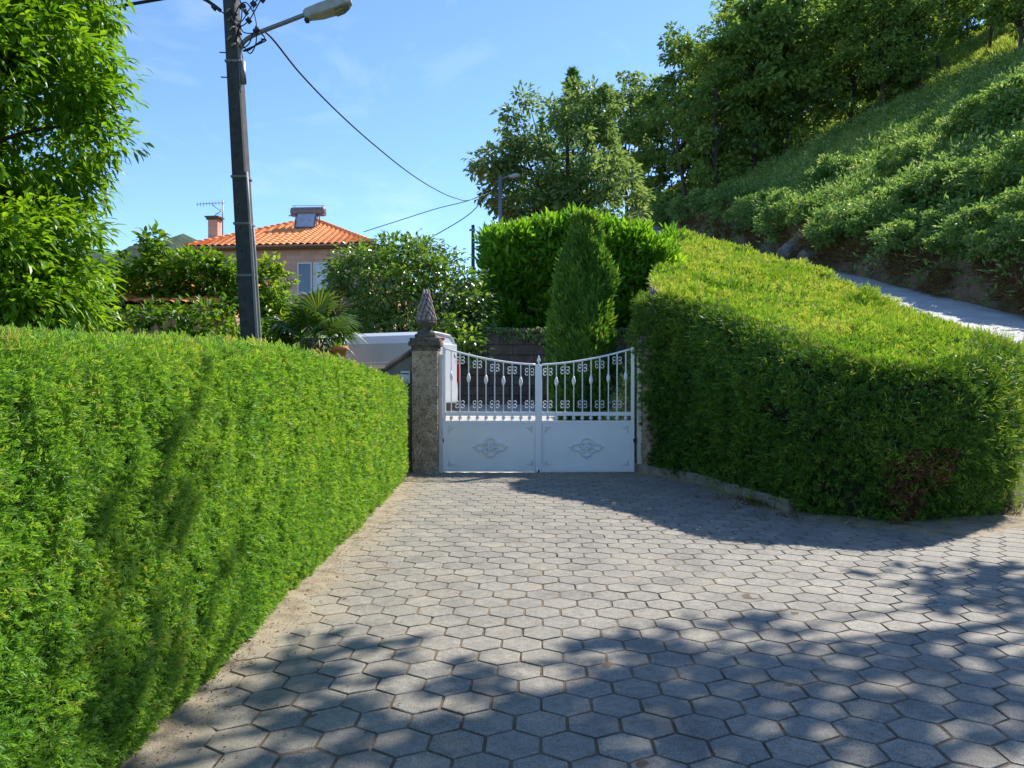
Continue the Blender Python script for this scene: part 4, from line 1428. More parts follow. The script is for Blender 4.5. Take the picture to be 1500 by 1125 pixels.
window(.88, 1.66, 4.0, 5.6, -hb_, M['glass'])
window(1.74, 2.5, 4.0, 5.6, -hb_, M['pvc'])
window(-3.2, -2.1, 4.0, 5.6, -hb_, M['glass'])

# solar water heater on the front slope
so = thing('solar_water_heater', 'solar water heater with dark tank above a tilted glass panel on the orange roof', 'solar heater', (0, 0, 0))
so.location = hs.location; so.rotation_euler = hs.rotation_euler; ORG[so.name] = np.zeros(3)
sxm = 0.36
def rz_(y): return ez + (ew + y) / ew * rise + .08
ya, yb = -2.2, -1.85
za, zb = rz_(ya) + .02, rz_(ya) + .88
pn = MB()
dy, dz = yb - ya, zb - za
nv = unit(np.array([0, -dz, dy]))
for off, ins, nm in ((0.0, 0.0, 'f'), ):
    c8 = []
    for o2 in (-.04, .04):
        for (x, y, z) in ((sxm - .56, ya, za), (sxm + .56, ya, za), (sxm + .56, yb, zb), (sxm - .56, yb, zb)):
            c8.append(np.array([x, y, z]) + nv * o2)
    pn.add(c8, [(3, 2, 1, 0), (4, 5, 6, 7), (0, 1, 5, 4), (1, 2, 6, 5), (2, 3, 7, 6), (3, 0, 4, 7)])
cf = pn.build('collector_frame', M['steel'], so, local=True)
gp = MB()
c4 = []
for (u, v) in ((.06, .06), (.94, .06), (.94, .94), (.06, .94)):
    c4.append(np.array([sxm - .56 + 1.12 * u, ya + dy * v, za + dz * v]) + nv * .046)
gp.add(c4, [(0, 1, 2, 3)]).build('glass_panel', M['panel'], cf, local=True)
tk = MB()
zt_ = zb + .14
nseg = 20
pts = []
for x, r_ in ((sxm - .98, .12), (sxm - .96, .25), (sxm - .9, .27), (sxm + .9, .27), (sxm + .96, .25), (sxm + .98, .12)):
    pts.append((x, r_))
tk.tube([(x, yb + .2, zt_) for x, _ in pts], [r_ for _, r_ in pts], nseg)
tk.build('tank', M['tank'], so, local=True)
fr = MB()
for x in (sxm - .62, sxm + .62):
    fr.tube([(x, yb + .35, rz_(yb + .35) - .05), (x, yb + .2, zt_ - .2)], .03, 6)
    fr.tube([(x, ya, za - .1), (x, yb, zb)], .03, 6)
fr.tube([(sxm - 1.05, yb - .02, zb - .10), (sxm + 1.0, yb - .02, zb - .10)], .035, 6)
fr.tube([(sxm - .95, yb + .2, zt_ + .36), (sxm + .95, yb + .2, zt_ + .34)], .015, 6)
for x in (sxm - .8, sxm + .8):
    fr.tube([(x, yb + .2, zt_ + .25), (x, yb + .2, zt_ + .36)], .015, 6)
fr.build('support_frame', M['steel'], so, local=True)

an = thing('tv_antenna', 'thin television antenna beside the chimney on the orange roof', 'antenna', (0, 0, 0))
an.location = hs.location; an.rotation_euler = hs.rotation_euler; ORG[an.name] = np.zeros(3)
axx = chx + .45
MB().tube([(axx, chy, ez + .5), (axx, chy, ez + 2.75)], .035, 6).build('mast', M['steel'], an, local=True)
mb = MB()
mb.tube([(axx - 1.35, chy - .25, ez + 2.5), (axx + .1, chy + .05, ez + 2.62)], .018, 6)
for k in range(9):
    x = axx - 1.3 + k * .16
    z = ez + 2.5 + (x - axx + 1.35) * .103
    hgt = .12 + .03 * (k % 3)
    mb.tube([(x, chy - .25 + k * .03, z - hgt), (x, chy - .25 + k * .03, z + hgt)], .012, 5)
mb.build('yagi_boom', M['steel'], an, local=True)
mb = MB()
for s_ in (-1, 1):
    mb.tube([(axx - .1, chy, ez + 2.15), (axx - .55, chy - .1, ez + 2.15 + s_ * .35)], .02, 5)
    mb.tube([(axx - .25, chy - .3, ez + 2.15 + s_ * .14), (axx - .25, chy + .3, ez + 2.15 + s_ * .14)], .014, 5)
mb.build('reflector', M['steel'], an, local=True)

# low tiled outbuilding peeping through the shrubs
sh = thing('outbuilding', 'low outbuilding with orange tiled roof glimpsed through the garden shrubs', 'shed', (-7.3, 14.6, .5))
MB().box(-9.2, -5.75, 14.6, 17.4, .3, 2.98).build('wall', M['brick'], sh)
cols = np.arange(-9.5, -5.5, .03)
vs = []
rows = 10
for x in cols:
    for k in range(rows * 2 + 1):
        v = ((k + 1) // 2) / rows
        vs.append((x, 14.25 + v * 3.3, 2.95 + v * .75 + .05 * abs(math.sin(x / .24 * PI)) ** .7 + (.03 if k % 2 == 0 else 0)))
nr1 = rows * 2 + 1
j, i = np.meshgrid(np.arange(len(cols) - 1), np.arange(nr1 - 1), indexing='ij')
q = (j * nr1 + i).ravel()
np_mesh('roof', np.array(vs), np.stack([q, q + nr1, q + nr1 + 1, q + 1], 1), M['tile'], sh)

# clay pot on the garden wall
pt = thing('flower_pot', 'orange clay flower pot on the garden wall below the palm', 'pot', tuple(W(497, 514, 13.02)))
c = W(497, 520, 13.02); c[2] = 1.86
MB().lathe([(.085, 0), (.12, .20), (.145, .205), (.15, .27), (.125, .27), (.11, .22)], c, 18).build('pot_body', M['pot'], pt)
rng = np.random.default_rng(2)
P = np.tile(c + np.array([0, 0, .22]), (60, 1)) + rng.normal(0, .04, (60, 3)) * [1, 1, .3]
V, Fc, m = lance(P, unit(rnd_dirs(rng, 60) + [0, 0, .6]), rnd_dirs(rng, 60), rng.uniform(.08, .16, 60), .03)
np_mesh('plant', V, Fc, M['garden'], pt, np.repeat(rng.random(60), m))

# ------------------------------------------------------------------ trees and plants
def crown_clusters(rng, blobs, n, inner=.35):
    """Cluster centres spread in a union of ellipsoids (cx,cy,cz,rx,ry,rz,weight)."""
    wts = np.array([b[6] for b in blobs], dtype=float); wts /= wts.sum()
    out = []; dirs = []
    for b, w in zip(blobs, wts):
        k = max(1, int(round(n * w)))
        d = rnd_dirs(rng, k)
        r = inner + (1 - inner) * rng.random(k) ** .45
        out.append(np.array(b[:3]) + d * r[:, None] * np.array(b[3:6])); dirs.append(d)
    return np.concatenate(out), np.concatenate(dirs)


def crown_leaves(rng, C, Dd, per, cr, L, Wd, kind='simple', flat=.65, upb=.8, droop=.25, rnd0=.5, light_up=.0):
    """Leaf clumps round the centres C."""
    n = len(C) * per
    ci = np.repeat(np.arange(len(C)), per)
    d = rnd_dirs(rng, n)
    r = rng.random(n) ** .5
    rad_ = cr * rng.uniform(.65, 1.35, len(C))[ci]
    off = d * (r * rad_)[:, None] * np.array([1, 1, flat])
    P = C[ci] + off
    D = unit(d * .8 + Dd[ci] * .35 + rnd_dirs(rng, n) * .55 + np.array([0, 0, -droop]))
    Nn = unit(np.tile([0, 0, upb], (n, 1)) + d * .35 + rnd_dirs(rng, n) * .5)
    l = L * rng.uniform(.7, 1.25, n); w = Wd * rng.uniform(.75, 1.25, n)
    fn = lance if kind == 'lance' else leaf4
    V, Fc, m = fn(P, D, Nn, l, w)
    cb = rng.normal(0, .13, len(C))[ci]
    rn = np.clip(rnd0 + cb + rng.normal(0, .17, n) + light_up * off[:, 2] / (cr * flat + 1e-6) * .3, 0, 1)
    return V, Fc, np.repeat(rn, m)


def limb_mesh(rng, base, top, r0, C, nlimb, lean=(0, 0)):
    """Tapered trunk with limbs reaching toward cluster centres."""
    mb = MB()
    base = np.asarray(base, float); top = np.asarray(top, float)
    mid = (base + top) / 2 + rng.normal(0, .04, 3) * np.linalg.norm(top - base) * [1, 1, 0]
    tr = spline([base - [0, 0, .4], base, base * .6 + mid * .4, mid, mid * .4 + top * .6, top], 4)
    m_ = len(tr)
    rr = [r0 * (1.35 - .35 * min(k / 5, 1)) * (1 - .86 * (k / (m_ - 1)) ** 1.1) for k in range(m_)]
    mb.tube(tr, rr, 9)
    idx = rng.choice(len(C), min(nlimb, len(C)), replace=False)
    for i in idx:
        k = int(rng.uniform(.38, .9) * (m_ - 1))
        # start below the target
        kk = [q for q in range(int(.3 * m_), m_ - 1) if tr[q][2] < C[i][2] - .1 * np.linalg.norm(top - base)]
        if kk: k = min(k, max(kk))
        s = tr[k]; e = C[i]
        dd = e - s
        m1 = s + dd * .45 + np.array([0, 0, .12 * np.linalg.norm(dd[:2])])
        pts = spline([s, m1, e], 5)
        rb = rr[k] * .55
        mb.tube(pts, [rb * (1 - .85 * q / (len(pts) - 1)) for q in range(len(pts))], 6)
    return mb


def make_tree(name, label, cat, base, top, r0, blobs, nclus, per, cr, L, Wd, mat, seed, kind='simple', nlimb=16, group=None, **kw):
    rng = np.random.default_rng(seed)
    t = thing(name, label, cat, base, group=group)
    inner = kw.pop('inner', .35)
    C, Dd = crown_clusters(rng, blobs, nclus, inner)
    V, Fc, r = crown_leaves(rng, C, Dd, per, cr, L, Wd, kind, **kw)
    limb_mesh(rng, base, top, r0, C, nlimb).build('trunk', M['bark'], t)
    np_mesh('crown', V, Fc, mat, t, r)
    return t


# chestnut on the left, close
make_tree('chestnut_tree', 'large bright green chestnut tree overhanging the left hedge', 'tree', (-7.0, 9.4, .3), (-6.9, 9.4, 6.6), .2,
          [(-6.7, 9.2, 4.9, 1.9, 1.7, 1.7, 1.3), (-6.8, 9.3, 6.7, 1.9, 1.7, 1.3, 1.0), (-6.5, 9.0, 3.1, 1.65, 1.4, 1.0, .9), (-6.0, 8.8, 2.5, 1.1, .9, .55, .4),
           (-8.5, 9.6, 4.8, 2.0, 1.8, 2.6, 1.0), (-7.2, 9.0, 2.7, 1.5, 1.2, .9, .5)],
          860, 96, .40, .15, .054, M['chestnut'], 101, 'lance', nlimb=18, flat=.55, droop=.35, upb=1.0, inner=.5)

# garden shrubs behind the hedge
make_tree('garden_tree', 'bushy bright green shrub between the chestnut tree and the utility pole', 'shrub', (-6.2, 15.2, .8), (-6.1, 15.2, 3.3), .07,
          [(-6.25, 15.3, 3.55, .75, .6, .62, 1), (-5.6, 15.4, 3.35, .6, .6, .55, .8), (-6.75, 15.2, 3.5, .5, .5, .55, .5), (-7.05, 15.0, 4.1, .16, .16, .55, .16), (-7.7, 15.2, 3.35, .75, .6, .6, .9), (-7.9, 14.6, 2.7, .8, .5, .6, .6)],
          140, 45, .26, .15, .085, M['garden'], 111, 'lance', nlimb=14)
make_tree('garden_tree', 'yellow green leafy shrub right of the utility pole in front of the house', 'shrub', (-4.75, 15.4, .8), (-4.75, 15.4, 3.3), .06,
          [(-4.85, 15.4, 3.25, .42, .4, .75, 1), (-4.75, 15.2, 2.55, .55, .5, .5, .9), (-4.35, 15.1, 2.3, .5, .4, .4, .4)],
          62, 45, .24, .13, .075, M['garden'], 112, 'lance', nlimb=10, rnd0=.68)
make_tree('garden_tree', 'low dark green shrub below the outbuilding roof behind the hedge', 'shrub', (-6.0, 13.6, .6), (-6.0, 13.6, 2.3), .06,
          [(-6.3, 13.4, 2.25, 1.1, .5, .6, 1), (-5.2, 13.5, 2.35, .7, .5, .7, .8), (-4.35, 13.9, 2.0, .5, .4, .5, .4)],
          70, 45, .25, .13, .07, M['garden'], 113, 'lance', nlimb=10, rnd0=.35)

# round glossy tree above the van
make_tree('round_tree', 'round glossy leaved tree with pale flecked leaves above the white van', 'tree', (-2.95, 21.3, 1.0), (-2.95, 21.3, 4.6), .12,
          [(-2.95, 21.3, 3.55, 2.25, 1.9, 1.85, 1.6), (-2.6, 21.0, 2.9, 2.1, 1.8, 1.35, .9), (-3.2, 21.2, 4.3, 1.7, 1.5, 1.15, .7), (-1.55, 20.2, 2.3, .75, .7, .55, .28)],
          330, 46, .42, .16, .085, M['glossy'], 121, 'lance', nlimb=30, droop=.4, upb=.8, inner=.6)

# columnar cypress right behind the gate
cyp = thing('columnar_cypress', 'narrow dark green columnar cypress behind the right gate leaf', 'tree', (1.55, 17.0, .5))
rng = np.random.default_rng(131)
n = 9500
z = rng.random(n) ** .85
prof = np.interp(z, [0, .12, .4, .7, .9, 1], [.50, .60, .62, .50, .28, .04])
a = rng.random(n) * 2 * PI
r_ = prof * (1 - rng.exponential(.10, n).clip(0, .7))
P = np.stack([1.55 + r_ * np.cos(a), 17.0 + r_ * np.sin(a), .55 + z * 4.4], 1)
P[:, :2] += (np.stack([np.cos(a), np.sin(a)], 1) * (.30 * fbm(P * [1, 1, .45], .42, 132, 2))[:, None])
out = np.stack([np.cos(a), np.sin(a), np.full(n, .9)], 1)
leaf_object('foliage', sprays(rng, P, unit(out), rng.uniform(.09, .19, n), 5, .4, .85, bias=.45 + .4 * fbm(P, .6, 133, 2), slim=.34), M['cypress'], cyp)
MB().tube([(1.55, 17, .2), (1.55, 17, 2), (1.55, 17, 4.3)], [.12, .09, .02], 8).build('trunk', M['bark'], cyp)
mb = MB().lathe([(.25, 0), (.40, .6), (.42, 1.8), (.30, 3.0), (.12, 3.8), (.02, 4.1)], (1.55, 17, .5), 14)
mb.build('inner_twigs', M['hedge_core'], cyp)

# laurel hedge on the bank behind
lau = thing('laurel_hedge', 'tall bright laurel hedge behind the gate, standing above the retaining wall', 'hedge', (1.8, 24, 3.0))
rng = np.random.default_rng(141)
def lau_top(x):
    return 6.05 + .55 * fbm(np.stack([x, x * 0, x * 0], 1), 1.1, 142) - .45 * sstep(3.2, 4.9, x) - .45 * sstep(-.3, -1.15, x)


nc = 560
x = rng.uniform(-.62, 4.75, nc)
top_ = lau_top(x)
kind_ = rng.random(nc)
front = kind_ < .62
y = np.where(front, 23.1 + rng.uniform(-.3, .5, nc), rng.uniform(23.2, 25.4, nc))
z = np.where(front, 3.0 + (top_ - 3.1) * rng.random(nc) ** .85, top_ - .1 + rng.normal(0, .12, nc))
endc = kind_ > .93
x = np.where(endc, np.where(rng.random(nc) < .5, -.66, 4.8), x)
z = np.where(endc, 3.0 + (top_ - 3.2) * rng.random(nc), z)
C = np.stack([x, y, z], 1)
Dd = unit(np.where(front[:, None], np.array([0, -.8, .8]), np.array([0, -.15, 1.0])) + rng.normal(0, .25, (nc, 3)))
V, Fc, rl = crown_leaves(rng, C, Dd, 58, .40, .26, .095, 'lance', flat=.85, upb=.5, droop=-.45, rnd0=.42, light_up=.5)
np_mesh('foliage', V, Fc, M['laurel'], lau, rl)
# upright shoots
n = 2200
x = rng.uniform(-.75, 4.8, n)
P = np.stack([x, rng.uniform(23.0, 25.4, n), lau_top(x) - .05 + rng.uniform(-.45, .26, n)], 1)
V, Fc, m = lance(P, unit(rnd_dirs(rng, n) * .8 + [0, 0, .9]), rnd_dirs(rng, n), rng.uniform(.15, .27, n), .08)
np_mesh('young_shoot_leaves', V, Fc, M['laurel'], lau, np.repeat(rng.uniform(.6, 1, n), m))
MB().box(-.45, 4.5, 23.5, 25.2, 2.7, 5.75, .35).build('inner_twigs', M['hedge_core'], lau)
n = 2600
x = rng.uniform(-2.2, 4.6, n)
hang = np.clip(.5 + .7 * fbm(np.stack([x, x * 0, x * 0], 1), .7, 146, 2), .05, 1.2)
P = np.stack([x, 20.42 + rng.uniform(0, .5, n), 2.95 - hang * rng.random(n)], 1)
V, Fc, m = leaf4(P, unit(rnd_dirs(rng, n) * .6 + [0, -.3, -.8]), unit(rnd_dirs(rng, n) * .6 + [0, -.8, .5]), rng.uniform(.08, .16, n), rng.uniform(.06, .1, n))
np_mesh('hanging_leaves', V, Fc, M['bush'], lau, np.repeat(np.clip(rng.normal(.4, .2, n), 0, 1), m))

# ivy and grass on the slope just inside the gate at the right
rng = np.random.default_rng(151)
ivy = thing('ivy_bank', 'ivy covered slope with dry twigs just inside the gate at its right end', 'ivy', (2.6, 15, .4))
V, Fc = grid_mesh(np.arange(1.75, 3.6, .12), np.arange(13.2, 17.5, .2), lambda x, y: np.clip((x - 1.8) * 2.2, -.2, 2.6) * sstep(13.0, 14.2, y) + .25 + .15 * fbm(np.stack([x, y, x * 0], 1), .5, 152))
np_mesh('slope_soil', V, Fc, M['bank'], ivy, smooth=True)
n = 5200
x = rng.uniform(1.75, 3.5, n); y = rng.uniform(13.2, 17.3, n)
P = np.stack([x, y, np.clip((x - 1.8) * 2.2, -.2, 2.6) * sstep(13.0, 14.2, y) + .3], 1) + rng.normal(0, .06, (n, 3))
V, Fc, m = leaf4(P, unit(rnd_dirs(rng, n) + [-.4, -.3, -.2]), unit(rnd_dirs(rng, n) * .6 + [-.8, -.3, .6]), rng.uniform(.06, .11, n), rng.uniform(.05, .09, n))
np_mesh('leaves', V, Fc, M['bush'], ivy, np.repeat(np.clip(rng.normal(.6, .25, n), 0, 1), m))

# fan palm
palm = thing('fan_palm', 'small fan palm with dry hanging blades above the left hedge by the pot', 'palm', (-3.55, 13.7, .5))
rng = np.random.default_rng(161)
pc = np.array([-3.5, 13.7, 2.25])
MB().tube([(-3.55, 13.7, .3), (-3.53, 13.7, 1.2), tuple(pc)], [.2, .17, .15], 12).build('trunk', M['palm_bark'], palm)


def fan(centre, out_dir, stem_len, R, droop, n_seg=22):
    """One fan leaf: petiole then pleated blades. -> V, F"""
    o = unit(np.array(out_dir)); hub = centre + o * stem_len - np.array([0, 0, droop * stem_len * .3])
    s = unit(np.cross(o, [0, 0, 1.0])); nrm = unit(np.cross(s, o))
    vs, fs = [], []
    for k in range(n_seg):
        a = rad(-118 + 236 * k / (n_seg - 1))
        d = unit(o * math.cos(a) + s * math.sin(a) + nrm * .12 * math.cos(a * 1.3))
        w = unit(np.cross(d, nrm))
        L = R * (1 - .22 * abs(a) / rad(118)) * rng.uniform(.9, 1.08)
        wd = .030
        m1 = hub + d * L * .55; tip = hub + d * L - np.array([0, 0, (.10 + droop) * L * rng.uniform(.5, 1.2)])
        b0 = len(vs)
        vs += [hub, m1 + w * wd, m1 - w * wd, m1 + nrm * .02, tip]
        fs += [(b0, b0 + 1, b0 + 3), (b0, b0 + 3, b0 + 2), (b0 + 1, b0 + 4, b0 + 3), (b0 + 3, b0 + 4, b0 + 2)]
    # petiole as thin strip pair
    b0 = len(vs); t = s * .012
    vs += [centre - t, centre + t, hub + t, hub - t]
    fs += [(b0, b0 + 1, b0 + 2), (b0, b0 + 2, b0 + 3)]
    return np.array(vs), np.array(fs)


for k in range(17):
    a_ = k * 2.4 + .4
    el = 1.25 - .085 * k
    d = (math.cos(a_) * math.cos(el), math.sin(a_) * math.cos(el), math.sin(el))
    V, Fc = fan(pc + [0, 0, .05], d, rng.uniform(.34, .55), rng.uniform(.52, .68), .10 + .02 * k)
    np_mesh('frond', V, Fc, M['palm'], palm, np.clip(rng.normal(.75 - .03 * k, .14, len(Fc)), 0, 1))
for k in range(7):
    a_ = k * 2 * PI / 7 + .3
    d = (math.cos(a_) * .7, math.sin(a_) * .7, -.35)
    V, Fc = fan(pc, d, rng.uniform(.2, .32), rng.uniform(.30, .42), .75, 14)
    np_mesh('dead_frond', V, Fc, M['dead_palm'], palm, np.clip(rng.normal(.45, .25, len(Fc)), 0, 1))
# forked dry stalks right of the crown
mb = MB()
for pts in (((492, 470), (497, 450), (502, 436)), ((494, 462), (505, 450), (519, 444)), ((490, 480), (492, 462), (488, 452))):
    mb.tube([W(px, py, 13.4) for px, py in pts], [.022, .016, .008], 6)
mb.build('dry_stalk', M['dead_palm'], palm)

# pale broad tree beyond the laurel
make_tree('walnut_tree', 'broad pale olive tree standing alone behind the laurel hedge', 'tree', (3.3, 45, 6.2), (3.2, 45, 16.5), .32,
          [(3.0, 45, 13.8, 3.6, 3.2, 3.7, 1.5), (4.9, 44.5, 11.6, 2.9, 2.8, 2.9, .9), (1.2, 45, 12.3, 2.3, 2.3, 2.9, .7), (.3, 45, 16.6, 1.0, 1.0, 1.6, .16), (-.7, 44.6, 14.1, 1.9, 1.0, .7, .22),
           (2.2, 44.5, 10.4, 3.4, 2.8, 1.7, .7), (4.2, 45, 17.0, 2.0, 1.8, 1.5, .35), (-1.2, 44.4, 12.4, .9, .8, .9, .10)],
          280, 55, .72, .36, .20, M['walnut'], 171, nlimb=46, flat=.6, inner=.55, droop=.3)
# spire behind it
sp = thing('conifer', 'dark conifer spire peeping above the pale tree behind the gate', 'tree', (7.0, 88, 12.5))
rng = np.random.default_rng(181)
c = W(839, 200, 88)
n = 5200
z = rng.random(n) ** .8
a = rng.random(n) * 2 * PI
zt = W(839, 105, 88)[2]
zz = 13 + (zt - 13) * z
spire = np.interp(zz, [13, 30, zt - 3.2, zt - 2.8, zt - .6, zt], [3.6, 3.0, 1.4, 1.05, .55, .05])
r_ = spire * rng.random(n) ** .5
P = np.stack([c[0] + r_ * np.cos(a), 88 + r_ * np.sin(a), zz], 1)
ex = [(-3.6, -3.6), (4.2, -3.0)]
for dx, dz in ex:
    m_ = 320
    q = rng.random(m_); aa = rng.random(m_) * 2 * PI
    P = np.concatenate([P, np.stack([c[0] + dx + .9 * (1 - q) * np.cos(aa), 88 + .9 * (1 - q) * np.sin(aa), zt + dz - 6 + 4.2 * q], 1)])
n = len(P)
V, Fc, m = leaf4(P, unit(rnd_dirs(rng, n) * .7 + [0, 0, .35]), rnd_dirs(rng, n), rng.uniform(.5, .85, n), rng.uniform(.16, .28, n))
np_mesh('crown', V, Fc, M['cypress'], sp, np.repeat(np.clip(rng.normal(.4, .2, n), 0, 1), m))
MB().tube([(c[0], 88, 12), (c[0], 88, zt - 1)], [.4, .05], 8).build('trunk', M['bark'], sp)


def hit(px, py):
    """Where the sight line through a photo pixel meets the ground on the right."""
    ds = np.arange(16, 160, .25)
    x = (px - 750) / F * ds; z = 1.6 - (py - 553) / F * ds
    g = ground_z(x, ds)
    k = np.argmax(g >= z)
    if g[k] < z[k]: k = len(ds) - 1
    return float(x[k]), float(ds[k]), float(g[k])


# hillside trees: four shapes, copied
def proto_tree(seed, h, mat, spread=1.0, low=.22, nc=120, pl=60):
    rng = np.random.default_rng(seed)
    blobs = []
    k = rng.integers(6, 9)
    for i in range(k):
        t = i / (k - 1)
        z = h * (low + .12 + (.78 - low) * t)
        rr = h * .215 * spread * (1 - .5 * abs(t - .40))
        a_ = rng.random() * 2 * PI
        o_ = h * .10 * spread * rng.random() * (1.3 - t)
        blobs.append((o_ * math.cos(a_), o_ * math.sin(a_), z, rr, rr, rr * rng.uniform(.55, .8), rr))
    for i in range(4):
        a_ = rng.random() * 2 * PI
        o_ = h * .20 * spread
        blobs.append((o_ * math.cos(a_), o_ * math.sin(a_), h * rng.uniform(low + .15, .75), h * .09, h * .09, h * .06, h * .05))
    C, Dd = crown_clusters(rng, blobs, nc, .45)
    V, Fc, r = crown_leaves(rng, C, Dd, pl, h * .056, .46, .30, 'simple', flat=.6, upb=.7, droop=.25)
    tr = limb_mesh(rng, (0, 0, 0), (rng.normal(0, .3), rng.normal(0, .3), h * .9), .17 + h * .006, C, 26)
    return tr, (V, Fc, r, mat)


PROT = []
for k, (seed, h, mt, spd, low, nc, pl) in enumerate([q if len(q) == 7 else q + (120, 60) for q in [(201, 15.5, 'oak', 1.0, .08), (202, 17.5, 'oak', .95, .12), (203, 14.5, 'oak', 1.08, .04), (204, 18.0, 'oak', .9, .3), (205, 15.0, 'walnut', .95, .1), (206, 13.0, 'oak', 1.0, .34, 75, 42)]]):
    PROT.append(proto_tree(seed, h, M[mt], spd, low, nc, pl))
PMESH = {}


PH = [15.5, 17.5, 14.5, 18.0, 15.0, 13.0]


def hill_tree(px, pyb, pyt, kind, label, rz):
    x, d, z = hit(px, pyb)
    s = (pyb - pyt) / F * d / PH[kind]
    t = thing('hillside_tree', label, 'tree', (x, d, z - .15), rz, 'trees on the hillside')
    w_ = min(max(s, .85), 1.25) * .5 + s * .5
    t.scale = (w_, w_, s)
    if kind not in PMESH:
        tr, (V, Fc, r, mat) = PROT[kind]
        ORG[t.name] = np.zeros(3)
        a = tr.build('trunk', M['bark'], t, local=True)
        b = np_mesh('crown', V, Fc, mat, t, r, local=True)
        PMESH[kind] = (a, b)
    else:
        for src in PMESH[kind]:
            c_ = src.copy(); COL.objects.link(c_); c_.parent = t
    return t


HILL = [
    (918, 318, 112, 4, 'pale leafy tree just right of the broad olive tree, leftmost on the hillside'),
    (962, 312, 120, 2, 'low dark hillside tree filling the gap behind the pale leafy one'),
    (1005, 300, 38, 1, 'tall hillside tree whose pointed top stands clear against the blue sky'),
    (1050, 285, 70, 2, 'rounded hillside tree beside the tall pointed one, above the bank top'),
    (1100, 258, -25, 0, 'high dark hillside tree where the wood edge cuts off the sky'),
    (1150, 232, -40, 2, 'dense dark hillside tree in the middle of the wood edge'),
    (1197, 190, -40, 3, 'hillside tree with slim bare trunk above the lit grass slope'),
    (1242, 190, -35, 0, 'hillside tree over the brightest part of the grass slope'),
    (1295, 165, -45, 1, 'hillside tree with low foliage at the upper edge of the grass'),
    (1345, 140, -50, 5, 'dark hillside tree left of the sunlit clearing at upper right'),
    (1374, 112, -70, 5, 'thin stemmed hillside tree at the left edge of the sunlit clearing'),
    (1446, 84, -80, 5, 'forked thin stemmed hillside tree in front of the sunlit clearing at upper right'),
    (1490, 95, -60, 5, 'hillside tree with overhanging crown at the upper right corner'),
    (1075, 240, -5, 1, 'far hillside tree rising behind the high dark one at the sky edge'),
    (1172, 170, -30, 0, 'far hillside tree deep in the wood behind the middle of its edge'),
    (1265, 130, -35, 2, 'far hillside tree whose crown meets the top edge of the picture'),
    (1330, 95, -45, 5, 'far hillside tree behind the thin stemmed ones'),
    (1415, 60, -60, 5, 'far hillside tree at the back of the sunlit clearing'),
    (1222, 165, -30, 2, 'low hillside tree between the slim trunks above the grass'),
    (1275, 122, -45, 0, 'far hillside tree filling the wood above the brightest grass'),
    (1318, 150, 10, 2, 'short bushy hillside tree at the upper edge of the grass'),
    (1390, 78, -50, 0, 'hillside tree on the skyline just left of the sunlit clearing'),
    (1468, 40, -70, 2, 'farthest hillside tree above the sunlit clearing'),
    (1505, 62, -60, 5, 'slim hillside tree at the far right of the clearing'),
    (1035, 262, 60, 3, 'far hillside tree seen through the gap beside the pointed one'),
    (1125, 205, -40, 4, 'far pale hillside tree showing between the dark ones at the wood edge'),
]
for i, (px, pyb, pyt, k, lab) in enumerate(HILL):
    hill_tree(px, pyb, pyt, k, lab, i * 1.9)

# bushes on the cut bank
BM = {}


def bank_bush(px, py, rp, seed, label):
    """A shrub on the slope; four shapes shared."""
    x, y, gz = hit(px, py + rp * .55)
    R = rp * 1.25 * y / F
    t = thing('bank_bush', label, 'bush', (x, y, gz - .1 * R), seed * 1.3, 'bushes along the cut bank')
    t.scale = (R, R, R * .95)
    kind = seed % 4
    if kind not in BM:
        rng = np.random.default_rng(300 + kind)
        blobs = [(0, 0, .45, .85, .85, .55, 1), (.5, .2, .35, .6, .6, .45, .5), (-.5, -.1, .3, .6, .6, .4, .5), (.05, -.3, .75, .45, .4, .35, .4), (.2, -.5, .1, .6, .5, .4, .5)]
        C, Dd = crown_clusters(rng, blobs, 95, .55)
        V, Fc, r = crown_leaves(rng, C, Dd, 80, .19, .105, .055, 'simple', flat=.7, upb=.6, droop=.15)
        ORG[t.name] = np.zeros(3)
        b = np_mesh('foliage', V, Fc, M['bush'], t, r, local=True)
        mb = MB()
        for j in range(7):
            e = C[j * 9]
            mb.tube([(e[0] * .15, e[1] * .15, -.5), (e[0] * .5, e[1] * .5, e[2] * .5), tuple(e)], [.035, .025, .008], 5)
        a = mb.build('branch', M['bark'], t, local=True)
        BM[kind] = (a, b)
    else:
        for src in BM[kind]:
            c_ = src.copy(); COL.objects.link(c_); c_.parent = t


BUSH = [
    (1022, 298, 30, 'bush at the far left end of the cut bank where the grass starts'),
    (1075, 292, 36, 'pale leaved bush on the far part of the bank top'),
    (1120, 305, 38, 'dark bush hanging over the bank above the grey rocks'),
    (1165, 310, 42, 'large dark bush on the bank right of the grey rocks'),
    (1225, 250, 36, 'leafy bush in the middle of the lit grass slope'),
    (1232, 335, 46, 'deep green bush overhanging the dirt bank near its middle'),
    (1290, 310, 52, 'broad dark bush above the brown dirt face'),
    (1345, 345, 44, 'bush hanging low over the dirt face above the shaded road'),
    (1385, 270, 56, 'big dark bush topped by pale sprays on the right part of the slope'),
    (1425, 335, 46, 'grey green bush on the bank edge near the right of the picture'),
    (1475, 250, 58, 'tall bush at the right edge halfway up the slope'),
    (1488, 350, 48, 'lowest bush at the right edge just above the dirt'),
    (1440, 170, 44, 'dark green bush high on the right part of the slope'),
    (1498, 150, 52, 'leafy bush high on the slope at the right edge of the picture'),
    (985, 308, 30, 'dark bush at the foot of the wood beyond the end of the bank'),
    (1320, 235, 34, 'small bush in the lit grass left of the big dark one'),
    (1540, 300, 60, 'bush just outside the right edge above the road'),
]
for i, b in enumerate(BUSH):
    bank_bush(b[0], b[1], b[2], i, b[3])

